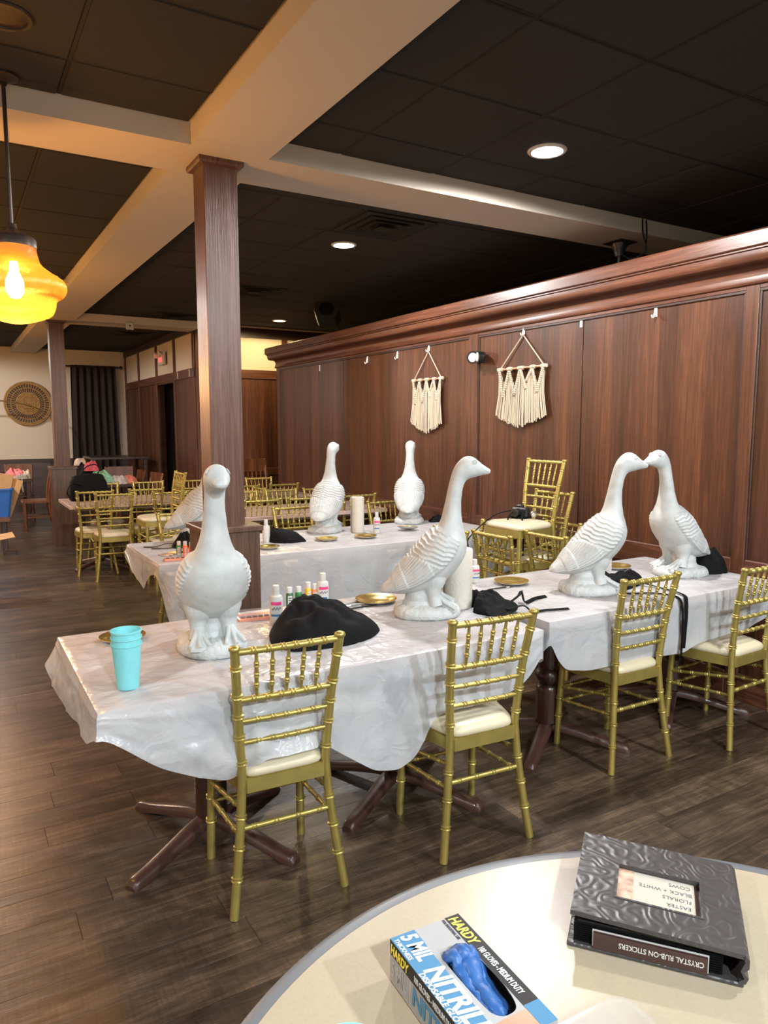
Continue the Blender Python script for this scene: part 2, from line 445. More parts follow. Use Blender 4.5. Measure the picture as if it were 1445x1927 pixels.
# ---- ceiling: slab, tiles and grid bars in bays between the beams
ceiling = structure(MB().box(-4.2, 8.2, -3.4, 15.7, CEIL + .03, CEIL + .12).build('ceiling', M['slab'], smooth=0), 'black suspended tile ceiling')
TS = 0.61
tile_me = MB().cbox(-.295, .295, -.295, .295, -.0, .02, c=.004, M=Matrix.Rotation(PI, 4, 'X')).mesh('ceiling_tile', M['tile'], 0)
rest = MB(); ntile = 0
def bay(x0, x1, y0, y1, gx, gy, view):
    """tiles on the grid gx + k*TS, gy + k*TS, cut at the bay edges"""
    global ntile
    kx = math.floor((x0 - gx) / TS); ky = math.floor((y0 - gy) / TS)
    xs = []; k = kx
    while gx + k * TS < x1: xs.append(gx + k * TS); k += 1
    ys = []; k = ky
    while gy + k * TS < y1: ys.append(gy + k * TS); k += 1
    for a in xs:
        for b in ys:
            cx0, cx1 = max(a, x0), min(a + TS, x1); cy0, cy1 = max(b, y0), min(b + TS, y1)
            if cx1 - cx0 < .04 or cy1 - cy0 < .04: continue
            full = cx1 - cx0 > TS - .01 and cy1 - cy0 > TS - .01
            vis = cx0 < view[1] and cx1 > view[0] and cy1 > view[2] and cy0 < view[3]
            mx, my = (cx0 + cx1) / 2, (cy0 + cy1) / 2
            if vis and ntile < 298:
                o = link('ceiling_tile', tile_me, ceiling, (mx, my, CEIL + .02 + random.uniform(-.0015, .0015)))
                o.scale = ((cx1 - cx0) / TS, (cy1 - cy0) / TS, 1); ntile += 1
            else:
                rest.cbox(cx0 + .008, cx1 - .008, cy0 + .008, cy1 - .008, CEIL, CEIL + .02, c=.003)
    for a in xs[1:]:
        MB().cbox(a - .0078, a + .0078, y0 + .006, y1 - .006, CEIL + .003, CEIL + .02, c=.002).build('grid_bar', M['gridbar'], ceiling, 0)
    for b in ys[1:]:
        MB().cbox(x0 + .006, x1 - .006, b - .0078, b + .0078, CEIL + .0035, CEIL + .02, c=.002).build('grid_bar', M['gridbar'], ceiling, 0)
bay(1.50, 8.1, -3.3, 3.69, 1.91, 2.14, (1.5, 6.2, .9, 3.7))
bay(1.50, 8.1, 4.11, 10.39, 1.93, 4.50, (1.5, 5.8, 4.1, 10.4))
bay(-4.1, 1.10, -3.3, 3.69, .51, 2.72, (-.2, 1.1, 2.2, 3.7))
bay(-4.1, 1.10, 4.11, 10.39, .51, 4.43, (-.3, 1.1, 4.1, 10.4))
bay(1.50, 3.12, 10.81, 15.5, 1.93, 11.2, (1.5, 3.2, 10.8, 15.5))
bay(-4.1, 1.10, 10.81, 15.5, .51, 11.2, (.3, 1.1, 10.8, 15.5))
rest.build('tiles', M['tile'], ceiling, 0)['kind'] = 'stuff'

# ---- painted beams
def beam(n, x0, x1, y0, y1, z0=2.96, label=''):
    o = MB().cbox(x0, x1, y0, y1, z0, CEIL + .03, c=.003).build('trim_%d' % n, M['beam'], smooth=0)
    return structure(o, label)
beam(1, 1.10, 1.50, -3.3, 15.5, 2.960, 'long cream ceiling beam running down the room over the columns')
beam(2, -4.1, 1.101, 3.69, 4.11, 2.9605, 'cream cross beam left of the near column')
beam(3, 1.499, 8.1, 3.69, 4.11, 2.9605, 'cream cross beam right of the near column, passing over the partition')
beam(4, -4.1, 1.101, 10.39, 10.81, 2.9605, 'cream cross beam left of the far column')
beam(5, 1.499, 3.12, 10.39, 10.81, 2.9605, 'short cream cross beam between the far column and the sign wall')

# ---- outer walls
def wall(name, x0, x1, y0, y1, z0, z1, mat, label):
    return structure(MB().box(x0, x1, y0, y1, z0, z1).build(name, mat, smooth=0), label)
wall('wall_left', -4.2, -4.1, -3.4, 15.7, 0, CEIL + .03, M['beige'], 'beige wall on the left')
wall('wall_back', -4.2, 8.2, -3.4, -3.3, 0, CEIL + .03, M['beige'], 'beige wall behind')
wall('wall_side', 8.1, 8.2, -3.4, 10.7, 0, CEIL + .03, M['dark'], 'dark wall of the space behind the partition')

# far wall with wainscot
fw = wall('wall_far', -4.2, 3.151, 15.5, 15.6, 0.94, CEIL + .03, M['beige'], 'beige far wall above a dark wainscot')
MB().box(-4.1, 3.15, 15.49, 15.6, 0, .94).build('wainscot', M['darkwood'], fw, 0)
MB().cbox(-4.1, 3.15, 15.455, 15.5, .90, .965, c=.006).build('chair_rail', M['darktrim'], fw, 0)

# sign wall (A) at x = 3.151 with a doorway between y = 11.82 and 12.90
AX = 3.151
wa = structure(MB().box(AX, AX + .10, 12.90, 15.5, 0, CEIL + .03).box(AX, AX + .10, 10.7, 11.82, 0, CEIL + .03)
               .box(AX, AX + .10, 11.82, 12.90, 2.30, CEIL + .03).build('wall_sign', M['beige'], smooth=0), 'side wall with dark wood wainscot, a dark doorway and an exit sign')
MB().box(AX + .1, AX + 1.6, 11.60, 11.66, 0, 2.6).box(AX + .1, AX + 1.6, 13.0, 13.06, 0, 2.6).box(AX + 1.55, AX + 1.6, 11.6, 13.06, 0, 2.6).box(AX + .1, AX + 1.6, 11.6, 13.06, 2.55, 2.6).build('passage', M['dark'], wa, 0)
MB().box(AX - .01, AX + .101, 11.815, 11.835, 0, 2.31).box(AX - .01, AX + .101, 12.885, 12.905, 0, 2.31).box(AX - .01, AX + .101, 11.82, 12.9, 2.285, 2.305).build('door_jamb', M['darkwood'], wa, 0)
for (y0, y1) in ((14.36, 15.44), (12.98, 14.24), (10.76, 11.74)):
    MB().cbox(AX - .012, AX, y0, y1, .87, 2.31, c=.003).build('panel', M['panel'], wa, 0)
    MB().cbox(AX - .012, AX, y0, y1, .12, .76, c=.003).build('panel', M['panel'], wa, 0)
for yy in (15.47, 14.30, 12.94, 11.78, 10.73):
    MB().cbox(AX - .028, AX, yy - .045, yy + .045, 0, 2.31, c=.004).build('stile', M['trimz'], wa, 0)
    MB().cbox(AX - .024, AX, yy - .040, yy + .040, 2.44, 2.96, c=.004).build('stile', M['trimz'], wa, 0)
for (y0, y1) in ((12.94, 15.5), (10.7, 11.78)):
    MB().cbox(AX - .022, AX, y0, y1, .76, .87, c=.004).build('rail', M['trim'], wa, 0)
    MB().cbox(AX - .030, AX, y0, y1, 0, .12, c=.004).build('skirting', M['trim'], wa, 0)
MB().cbox(AX - .034, AX, 10.7, 15.5, 2.31, 2.44, c=.006).build('rail', M['trim'], wa, 0)
MB().cbox(AX - .040, AX, 10.7, 15.5, 2.95, CEIL, c=.006).build('crown_board', M['darktrim'], wa, 0)

# end wall (B) at y = 10.7 behind the partition passage
BY = 10.7
wb = wall('wall_end', AX, 8.2, BY, BY + .1, 0, CEIL + .03, M['beige'], 'end wall with orange-brown wainscot under beige plaster beyond the partition')
for x0, x1 in ((3.24, 4.50), (4.62, 5.9), (6.0, 7.9)):
    MB().cbox(x0, x1, BY - .012, BY, .95, 2.31, c=.003).build('panel', M['panel'], wb, 0)
    MB().cbox(x0, x1, BY - .012, BY, .12, .84, c=.003).build('panel', M['panel'], wb, 0)
for xx in (3.20, 4.56, 5.95):
    MB().cbox(xx - .05, xx + .05, BY - .028, BY, 0, 2.31, c=.004).build('stile', M['trimz'], wb, 0)
    MB().cbox(xx - .045, xx + .045, BY - .024, BY, 2.44, 2.95, c=.004).build('stile', M['trimz'], wb, 0)
MB().cbox(AX, 8.1, BY - .034, BY, 2.31, 2.44, c=.006).build('rail', M['trimx'], wb, 0)
MB().cbox(AX, 8.1, BY - .022, BY, .84, .95, c=.004).build('rail', M['trimx'], wb, 0)
MB().cbox(AX, 8.1, BY - .040, BY, 2.92, CEIL, c=.006).build('crown_board', M['darktrim'], wb, 0)

# ---- partition: panelled half wall with a heavy cornice
PX = 3.897; PE = 9.37; PT = .16
wr = structure(MB().box(PX + .012, PX + PT, -3.2, PE - .01, 0, 2.42).build('wall_right', M['trimz'], smooth=0), 'tall dark wood partition with recessed panels and a heavy cornice')
segs = [(9.29, 7.455), (7.447, 5.10), (4.975, 3.80), (3.792, 2.565), (2.485, 1.2), (1.19, -.2), (-.3, -3.1)]
for a, b in segs:
    MB().cbox(PX - .002, PX + .012, b, a, .835, 2.353, c=.002).build('panel', M['panel'], wr, 0)
for a, b in ((9.29, 7.50), (7.40, 5.10), (4.975, 2.565), (2.485, -.2), (-.3, -3.1)):
    MB().cbox(PX - .002, PX + .012, b, a, .16, .70, c=.002).build('panel', M['panel'], wr, 0)
for a, b in ((PE, 9.29), (5.10, 4.975), (2.565, 2.485), (-.2, -.3)):
    MB().cbox(PX - .018, PX + .012, b, a, 0, 2.38, c=.004).build('stile', M['trimz'], wr, 0)
for a, b in ((9.29, 5.10), (4.975, 2.565), (2.485, -.2), (-.3, -3.1)):
    MB().cbox(PX - .018, PX + .012, b, a, 2.353, 2.40, c=.004).build('rail', M['trim'], wr, 0)
    MB().cbox(PX - .018, PX + .012, b, a, .70, .835, c=.006).build('rail', M['trim'], wr, 0)
    MB().cbox(PX - .022, PX + .012, b, a, 0, .16, c=.004).build('skirting', M['trim'], wr, 0)
    MB().cbox(PX - .010, PX + .0, b, b + .012, .835, 2.353, c=.002).build('bead', M['darktrim'], wr, 0)
    MB().cbox(PX - .010, PX + .0, a - .012, a, .835, 2.353, c=.002).build('bead', M['darktrim'], wr, 0)
    MB().cbox(PX - .0135, PX + .0, b, a, 2.338, 2.354, c=.002).build('bead', M['darktrim'], wr, 0)
MB().cbox(PX - .018, PX + PT + .018, PE - .01, PE + .012, 0, 2.40, c=.004).build('end_board', M['trimz'], wr, 0)

def sweep(path, prof, closed=False):
    """sweep profile [(outward, z)] along plan path with mitred corners; outward is to the left of travel"""
    n = len(path); vs = []; fs = []; m = len(prof)
    for i in range(n):
        p = Vector(path[i]).to_2d()
        d0 = (p - Vector(path[i - 1]).to_2d()).normalized() if i > 0 else None
        d1 = (Vector(path[i + 1]).to_2d() - p).normalized() if i < n - 1 else None
        if d0 is None: d0 = d1
        if d1 is None: d1 = d0
        n0 = Vector((-d0.y, d0.x)); n1 = Vector((-d1.y, d1.x)); bis = (n0 + n1); bis = bis / max(bis.dot(n0), .2)
        for o_, z in prof: vs.append((p.x + bis.x * o_, p.y + bis.y * o_, z))
    for i in range(n - 1):
        for k in range(m):
            j = (k + 1) % m
            fs.append((i * m + k, i * m + j, (i + 1) * m + j, (i + 1) * m + k))
    fs.append(tuple(range(m))); fs.append(tuple(range((n - 1) * m + m - 1, (n - 1) * m - 1, -1)))
    return MB().add(vs, fs)
ppath = [(PX, -3.2), (PX, PE + .01), (PX + PT, PE + .01), (PX + PT, -3.2)]
ogee = [(0, 2.395)]
for k in range(13):
    t = k / 12.0
    ogee.append((.022 + .085 * (t - .16 * math.sin(2 * PI * t)), 2.415 + .125 * (t + .13 * math.sin(2 * PI * t))))
ogee += [(.118, 2.545), (.118, 2.56), (0, 2.56)]
sweep(ppath, ogee).build('cornice', M['trim'], wr, 30)
sweep(ppath, [(0, 2.372), (.020, 2.372), (.030, 2.378), (.033, 2.388), (.028, 2.398), (.024, 2.418), (0, 2.418)]).build('cornice_bead', M['trim'], wr, 40)
sweep(ppath, [(-.02, 2.556), (.126, 2.556), (.132, 2.562), (.132, 2.632), (.124, 2.642), (-.02, 2.642)]).build('cap_board', M['trim'], wr, 30)

# ---- two square wood columns on wider bases
def column(x, y, label):
    t = thing('wood_column', label, 'column', (x, y, 0))
    MB().cbox(-.152, .152, -.152, .152, 0, 1.03, c=.004).build('base', M['colbase'], t, 0)
    MB().cbox(-.168, .168, -.168, .168, 1.03, 1.06, c=.006).build('base_cap', M['colbase'], t, 0)
    MB().cbox(-.09, .09, -.09, .09, 1.06, 2.955, c=.003).build('shaft', M['column'], t, 0)
    MB().add(*box_frame(.09, .118, 2.925, 2.96)).build('crown_molding', M['column'], t, 0)
    return t
def box_frame(a, b, z0, z1):
    vs = []; fs = []
    for r, z in ((a, z0), (b - .006, z0 + .006), (b, z0 + .016), (b, z1), (a, z1)):
        vs += [(-r, -r, z), (r, -r, z), (r, r, z), (-r, r, z)]
    for k in range(4):
        for i in range(4): fs.append((k * 4 + i, k * 4 + (i + 1) % 4, (k + 1) * 4 + (i + 1) % 4, (k + 1) * 4 + i))
    return vs, fs
column(1.287, 3.905, 'square brown wood column rising behind the nearest goose')
column(1.287, 10.60, 'square brown wood column at the far end of the room, beside the black bag')

# ================================================================== LIGHT FIXTURES
M['canlens'] = emat('can_lens', (1, .97, .92), 24)
M['canwarm'] = emat('can_lens_warm', (1, .86, .45), 5)
def can(x, y, label, on=True, warm=False, power=None, tint=(1, .975, .95)):
    t = thing('recessed_downlight', label, 'ceiling light', (x, y, CEIL), 0)
    MB().lathe([(.082, -.001), (.084, -.010), (.098, -.010), (.104, -.004), (.104, .0)], 28, cap=False).build('trim_ring', M['whiteplastic'] if on else M['bronze'], t)
    MB().lathe([(0, -.0035), (.05, -.0045), (.083, -.002)], 24).build('lens', (M['canwarm'] if warm else M['canlens']) if on else M['bronze'], t)
    if on:
        l = bpy.data.lights.new('downlight_lamp', 'SPOT'); l.energy = power or CAN_POWER; l.spot_size = math.radians(178); l.spot_blend = .18
        l.shadow_soft_size = .07; l.color = (1, .74, .36) if warm else tint
        link('downlight_lamp', l, t, (0, 0, -.03))
    return t
can(2.84, 3.07, 'bright white recessed ceiling light above the right front table')
can(2.85, 5.43, 'bright white recessed ceiling light above the back table row')
can(4.07, 9.70, 'small yellowish recessed ceiling light over the partition end', warm=True, power=62)
can(.255, 3.10, 'switched-off round ceiling light at the upper left corner', on=False)
can(2.84, .55, 'white recessed ceiling light above the right of the cream table, out of frame')
COOL = (.82, .93, 1)  # tint of the unseen fill cans added behind the camera
can(2.84, -1.9, 'added cool recessed fill light, unseen behind the viewer', power=230, tint=COOL)
can(.26, -1.6, 'added cool recessed fill light, unseen behind the viewer on the left', power=260, tint=COOL)
can(-2.2, .6, 'added white recessed fill light, unseen left of the viewer', power=110)  # unseen can added as fill from the left
can(-.9, 8.9, 'added recessed fill light out of frame on the left, before the far column', power=130)  # unseen can added to brighten the far left
can(-.5, 13.1, 'added recessed fill light out of frame near the far wall', power=120)  # unseen can added to light the far wall

# ---- amber schoolhouse pendants
M['bulb'] = emat('bulb_glow', (1, .75, .35), 45)
def pendant(x, y, label, power=None):
    t = thing('pendant_lamp', label, 'pendant lamp', (x, y, CEIL), 0, 'amber glass pendants')
    MB().lathe([(0, 0), (.06, 0), (.06, -.012), (.02, -.03), (0, -.03)], 20).build('canopy', M['bronze'], t)
    MB().torus((0, 0, 0), .012, .003, 16, 6, Matrix.Translation((0, 0, -.035)) @ Matrix.Rotation(PI / 2, 4, 'X')).build('loop', M['bronze'], t)
    MB().tube([(0, 0, -.03), (0, 0, -.62)], .0085, 10).build('stem', M['bronze'], t)
    MB().lathe([(0, -.60), (.018, -.602), (.022, -.62), (.045, -.640), (.088, -.658), (.094, -.668), (.096, -.70), (.092, -.70)], 32, cap=False).build('fitter', M['bronze'], t)
    pr, _ = catmull([(.090, -.692), (.096, -.725), (.108, -.765), (.150, -.800), (.196, -.830), (.208, -.868), (.190, -.900), (.166, -.915), (.156, -.955), (.135, -.985), (.06, -1.012), (.004, -1.022)], 46)
    MB().lathe([tuple(p) for p in pr], 40, cap=False).build('shade', M['amber'], t, 80)
    MB().lathe([(0, -.915), (.02, -.91), (.036, -.885), (.036, -.84), (.02, -.80), (.016, -.76), (0, -.755)], 18).build('bulb', M['bulb'], t)
    l = bpy.data.lights.new('pendant_glow', 'POINT'); l.energy = power or PENDANT_POWER; l.color = (1, .80, .55); l.shadow_soft_size = .06
    link('pendant_glow', l, t, (0, 0, -.955))
    return t
pendant(.285, 3.60, 'amber seeded glass pendant lamp hanging at the left edge of the photo')
pendant(-1.15, 3.60, 'second amber glass pendant lamp further left, out of frame', 45)
pendant(.02, 7.2, 'third amber glass pendant lamp further down the left side, out of frame', 45)
pendant(-.9, 11.2, 'fourth amber glass pendant lamp, added out of frame to brighten the far wall', 90)  # unseen pendant, put here and strengthened to lift the far wall

# ---- ceiling vents: four-way diffusers
def vent(x, y, label, s=.29):
    t = thing('ceiling_vent', label, 'ceiling vent', (x, y, CEIL - .001), 0)
    for k, (r, z) in enumerate(((s, -.006), (s * .76, -.012), (s * .52, -.018), (s * .28, -.024))):
        b = MB(); wd = .026
        vs, fs = [], []
        for rr, zz in ((r, z), (r - wd, z + .016), (r - wd, z + .018), (r, z + .004)):
            vs += [(-rr, -rr, zz), (rr, -rr, zz), (rr, rr, zz), (-rr, rr, zz)]
        for q in range(4):
            for i in range(4): fs.append((q * 4 + i, q * 4 + (i + 1) % 4, ((q + 1) % 4) * 4 + (i + 1) % 4, ((q + 1) % 4) * 4 + i))
        b.add(vs, fs).build('louver_ring' if k else 'frame', M['gridbar'], t, 0)
    MB().box(-s * .2, s * .2, -s * .2, s * .2, -.024, -.020).build('center_plate', M['gridbar'], t, 0)
    MB().box(-s * .97, s * .97, -s * .97, s * .97, -.001, 0).build('duct_opening', M['dark'], t, 0)
vent(2.845, 4.80, 'square black air vent beside the second bright ceiling light')
vent(2.95, 7.75, 'black air vent right of the near column, toward the speaker')
vent(2.70, 10.05, 'black air vent near the short cross beam')
vent(2.62, 12.3, 'black air vent beyond the short cross beam')

# ================================================================== GOLD CHAIRS
def beaded(p, r, beads, n=10, r_end=None, taper=None):
    """tube along smooth path with doubled turned rings at the given fractions"""
    P, _ = catmull(p, 60); d = np.r_[0, np.cumsum(np.linalg.norm(np.diff(P, axis=0), axis=1))]; Ltot = d[-1]
    ts = [0, 1.0]
    for b in beads:
        e = .0028 / Ltot
        for k in (-4, -3, -2, -1, 0, 1, 2, 3, 4): ts.append(b + k * e)
    for k in range(1, 8): ts.append(k / 8)
    ts = sorted(set(round(min(max(t, 0), 1), 5) for t in ts))
    pts = [[np.interp(t * Ltot, d, P[:, i]) for i in range(3)] for t in ts]; rad = []
    for t in ts:
        q = r if r_end is None else r + (r_end - r) * t
        if taper: q *= 1 - taper * abs(2 * t - 1) ** 1.5
        for b in beads:
            k = (t - b) * Ltot / .0028
            if abs(k) < 3.2: q = max(q, (r if r_end is None else r + (r_end - r) * t) * (1.30 if abs(abs(k) - 2) < .6 else 1.08 if abs(k) < 2.6 else 1))
        rad.append(q)
    return pts, rad

def post_xy(z):
    xs = [(0, .197), (.25, .163), (.44, .147), (.50, .149), (.70, .162), (.915, .179)]
    ys = [(0, -.205), (.25, -.175), (.44, -.160), (.50, -.160), (.70, -.180), (.915, -.222)]
    return interp(z, xs), interp(z, ys)

def make_chair(label, loc, rz, group):
    t = thing('gold_chair', label, 'chair', loc, rz, group)
    for s in (-1, 1):
        pts, rad = beaded([(s * post_xy(z)[0], post_xy(z)[1], z) for z in (0, .15, .32, .44, .56, .70, .80, .908)], .0155, (.14, .25, .36, .56, .66, .74, .82, .93), 12)
        m = MB().tube(pts, rad, 12); x, y = post_xy(.91)
        m.lathe([(.0155, .903), (.019, .906), (.019, .913), (.016, .918), (.008, .921), (0, .921)], 12, Matrix.Translation((s * x, y, 0)))
        m.build('back_post', M['gold'], t, 50)
        pts, rad = beaded([(s * .178, .175, 0), (s * .173, .168, .22), (s * .168, .160, .42)], .0155, (.36, .58), 12)
        MB().tube(pts, rad, 12).build('front_leg', M['gold'], t, 50)
        for (zb, zf) in ((.355, .300), (.265, .235)):
            xb, yb = post_xy(zb)
            pts, rad = beaded([(s * xb, yb, zb), (s * .173, .166, zf)], .0085, (.18, .38, .62, .82), 8)
            MB().tube(pts, rad, 8).build('side_stretcher', M['gold'], t, 50)
    for z, r, bd in ((.897, .0115, (.16, .30, .44, .56, .70, .84)), (.728, .0105, (.16, .30, .44, .56, .70, .84)), (.652, .0085, (.2, .36, .5, .64, .8)), (.577, .0085, (.2, .36, .5, .64, .8))):
        x, y = post_xy(z)
        pts, rad = beaded([(-x, y, z), (0, y - .004, z), (x, y, z)], r, bd, 10)
        MB().tube(pts, rad, 10).build({.897: 'top_rail', .728: 'spindle_rail'}.get(z, 'back_rail'), M['gold'], t, 50)
    for k in range(5):
        f = (k - 2) / 3.0
        x0, y0 = post_xy(.728); x1, y1 = post_xy(.897)
        pts, rad = beaded([(f * x0 * .92, y0 - .003, .73), (f * x1 * .92, y1 - .003, .894)], .0075, (.28, .50, .72), 8, taper=.35)
        MB().tube(pts, rad, 8).build('spindle', M['gold'], t, 50)
    x, y = post_xy(.285)
    pts, rad = beaded([(-x, y, .285), (x, y, .285)], .0095, (.14, .38, .62, .86), 8)
    MB().tube(pts, rad, 8).build('rear_stretcher', M['gold'], t, 50)
    for z in (.30, .225):
        pts, rad = beaded([(-.173, .166, z), (.173, .166, z)], .0085, (.2, .4, .6, .8), 8)
        MB().tube(pts, rad, 8).build('front_stretcher', M['gold'], t, 50)
    poly = [(-.135, -.178), (.135, -.178), (.150, -.150), (.192, .02), (.200, .12), (.185, .175), (.150, .198), (-.150, .198), (-.185, .175), (-.200, .12), (-.192, .02), (-.150, -.150)]
    MB().prism(poly, .405, .452).build('seat_frame', M['gold'], t, 25)
    rings = []
    q = np.array(poly + [poly[0]]); d = np.r_[0, np.cumsum(np.linalg.norm(np.diff(q, axis=0), axis=1))]
    tt = np.linspace(0, d[-1], 49)[:-1]; out = np.c_[np.interp(tt, d, q[:, 0]), np.interp(tt, d, q[:, 1])]
    for _ in range(2): out = (np.roll(out, 1, 0) + 2 * out + np.roll(out, -1, 0)) / 4
    for sc, z in ((.955, .452), (.985, .460), (.985, .470), (.95, .482), (.85, .492), (.65, .498), (.35, .501), (.02, .502)):
        rings.append(np.c_[out[:, 0] * sc, out[:, 1] * sc + .005 * (1 - sc), np.full(len(out), z)])
    m = MB().grid(np.array(rings), True); m.f.append(tuple(range(47, -1, -1)))
    m.build('seat_cushion', M['ivory'], t, 60)
    return t

R = math.radians
GF = 'gold chairs along the near side of the front tables'
proto = make_chair('gold chair at the left end of the front table, plastic cloth draped on its seat', (.915, 2.335, 0), R(-3.5), GF)
dup(proto, 'gold chair with bare cream seat, second from the left along the front tables', (1.682, 2.236, 0), R(-4.0), GF)
dup(proto, 'gold chair third from the left, at the right front table beside the hanging black ties', (2.735, 2.412, 0), R(-1.0), GF)
dup(proto, 'gold chair cut off by the right edge of the photo at the front tables', (3.425, 2.30, 0), R(2.0), GF)

def gchair(label, bx, by, face, group=None, z=0, tilt=0):
    """place by the middle of the chair back (top rail) and the facing direction in degrees (0 = +x)"""
    a = R(face - 90); d = .203
    return dup(proto, label, (bx - d * math.sin(a), by + d * math.cos(a), z), a, group)
GW = 'gold chairs between the table rows by the partition'
gchair('gold chair showing only two post tops behind the middle front goose', 2.84, 3.93, 180, GW)
gchair('gold chair with its back toward the viewer, left of the stacked chairs', 2.98, 3.63, 2, GW)
gchair('gold chair half hidden behind the left chair of the group by the partition', 3.30, 4.02, 172, GW)
gchair('gold chair with a leaning back in front of the stacked chairs by the partition', 3.26, 3.43, 1, GW)
GS = 'gold chairs stacked on each other against the partition'
gchair('bottom gold chair of the stack against the partition', 3.760, 3.83, 180, GS, 0)
gchair('middle gold chair of the stack against the partition', 3.675, 3.83, 180, GS, .225)
gchair('topmost gold chair of the stack against the partition, black camera on its seat', 3.590, 3.83, 180, GS, .45)
GB = 'gold chairs at the back table rows'
gchair('gold chair on the far side of the back cloth table, by the column-hidden goose', 1.56, 5.80, -90, GB)
gchair('gold chair directly behind the left back-turned goose on the back cloth', 2.50, 5.72, -90, GB)
gchair('gold chair directly left of the goose nearest the partition, low behind the white glue bottle', 3.42, 5.72, -90, GB)
gchair('gold chair right of the near column with its bare back against the middle wood table', 2.49, 6.43, 90, GB)
gchair('gold chair left of the back-turned goose, tucked at the middle wood table', 2.93, 6.43, 88, GB)
gchair('gold chair right behind the tall paper roll on the back cloth table', 3.53, 6.43, 90, GB)
gchair('gold chair on the far side of the middle wood table, nearest the column', 2.62, 7.36, -90, GB)
gchair('gold chair on the far side of the middle wood table, second from the column', 3.08, 7.36, -88, GB)
gchair('gold chair on the far side of the middle wood table, next to the partition', 3.52, 7.34, -90, GB)
gchair('gold chair standing sideways between the middle and rear wood tables', 2.95, 7.74, 180, GB)
gchair('gold chair at the near side of the rear wood table, close to the partition', 3.42, 8.10, 90, GB)
gchair('gold chair at the rear wood table, seen just right of the near column', 2.93, 8.12, 90, GB)
gchair('gold chair at the rear wood table, directly left of the near column', 2.36, 8.16, 92, GB)
gchair('gold chair farthest right of the near column, by the brown wooden chair', 3.53, 9.20, -90, GB)
GL = 'gold chairs around the left end of the rear wood table'
gchair('leftmost gold chair, second row, at the near side of the rear wood table', 1.30, 8.20, 86, GL)
gchair('gold chair standing nearest on the left, its legs in full view on the floor', 1.42, 7.80, 84, GL)
gchair('gold chair partly behind the nearest left gold chair, at the rear wood table', 1.84, 8.24, 88, GL)
gchair('gold chair beneath the side-on stacked chair, standing behind it', 1.98, 7.73, 88, GL)
gchair('gold chair on the far side of the rear wood table, right behind the black bag', 1.56, 9.27, -90, GL)
gchair('gold chair on the far side of the rear wood table, middle of the three', 2.10, 9.27, -92, GL)
gchair('gold chair on the far side of the rear wood table, left of the near column', 2.60, 9.25, -90, GL)
GT = 'two gold chairs stacked, seen from the side'
gchair('lower gold chair of the side-on pair left of the near column', 2.04, 7.30, 180, GT, 0)
gchair('upper gold chair of the side-on pair left of the near column', 1.955, 7.30, 180, GT, .225)

# ================================================================== TABLES
TZ = 0.752
def pedestal(t, x, y, rz, h):
    Mx = Matrix.Translation((x, y, 0)) @ Matrix.Rotation(rz, 4, 'Z')
    pr = [(.050, .085), (.062, .10), (.062, .27), (.058, .285), (.048, .295), (.060, .31), (.068, .335), (.064, .36), (.050, .375), (.056, .39), (.060, .42), (.060, h - .06), (.075, h - .03), (.085, h - .03), (.085, h)]
    p = MB().lathe(pr, 22, Mx).build('pedestal', M['pedestal'], t)
    for k in range(4):
        a = k * PI / 2
        c, _ = catmull([(.0, .100, .062, .036), (.10, .094, .055, .034), (.22, .068, .034, .031), (.32, .046, .012, .029), (.365, .040, .0, .028), (.395, .034, .0, .027), (.410, .018, .0, .022)], 22)
        V = []
        for x_, zt_, zb_, hw_ in c:
            zb_ = max(zb_, 0); zm = zb_ + .62 * (zt_ - zb_)
            V.append([(x_, -hw_, zb_), (x_, -hw_, zm), (x_, -hw_ * .72, zt_ - .003), (x_, -hw_ * .4, zt_), (x_, hw_ * .4, zt_), (x_, hw_ * .72, zt_ - .003), (x_, hw_, zm), (x_, hw_, zb_)])
        fm = MB().grid(np.array(V), True); fm.f.append(tuple(range(8))); fm.f.append(tuple(range(21 * 8 + 7, 21 * 8 - 1, -1)))
        Mf = Mx @ Matrix.Rotation(a, 4, 'Z'); fm.v = [tuple(Mf @ Vector(q)) for q in fm.v]
        fm.build('foot', M['footmetal'], p, 50)

def table(label, x0, x1, y0, y1, peds, rz, name='dining_table', top='whitewood', group=None):
    cx, cy = (x0 + x1) / 2, (y0 + y1) / 2
    t = thing(name, label, 'table', (cx, cy, 0), 0, group)
    MB().cbox(x0 - cx, x1 - cx, y0 - cy, y1 - cy, TZ - .036, TZ, c=.004).build('tabletop', M[top], t, 0)
    MB().box(x0 - cx + .05, x1 - cx - .05, y0 - cy + .05, y1 - cy - .05, TZ - .06, TZ - .0365).build('apron_board', M['tableedge'], t, 0)
    for px, py in peds: pedestal(t, px - cx, py - cy, rz, TZ - .06)
    return t
TG = 'whitewashed pedestal tables'
table('whitewashed table under the left front plastic cloth, two brown pedestals', .335, 2.085, 2.215, 3.125, ((.80, 2.67), (1.62, 2.62)), R(30), group=TG)
table('whitewashed table under the right front plastic cloth, end against the partition', 2.20, 3.862, 2.290, 3.150, ((2.56, 2.66), (3.50, 2.64)), R(35), group=TG)
table('whitewashed table under the left half of the back plastic cloth', 1.065, 2.60, 4.475, 5.40, ((1.45, 4.94), (2.25, 4.94)), R(35), group=TG)
table('whitewashed table under the right half of the back plastic cloth, by the partition', 2.605, 3.862, 4.475, 5.40, ((2.9, 4.94), (3.5, 4.94)), R(35), group=TG)
table('bare whitewashed table in the middle row behind the back cloth table', 2.10, 3.862, 6.42, 7.30, ((2.5, 6.85), (3.4, 6.85)), R(35), group=TG)
table('bare whitewashed table in the rear row, left part under the black bag', 1.055, 2.60, 8.27, 9.20, ((1.45, 8.75), (2.2, 8.75)), R(35), group=TG)
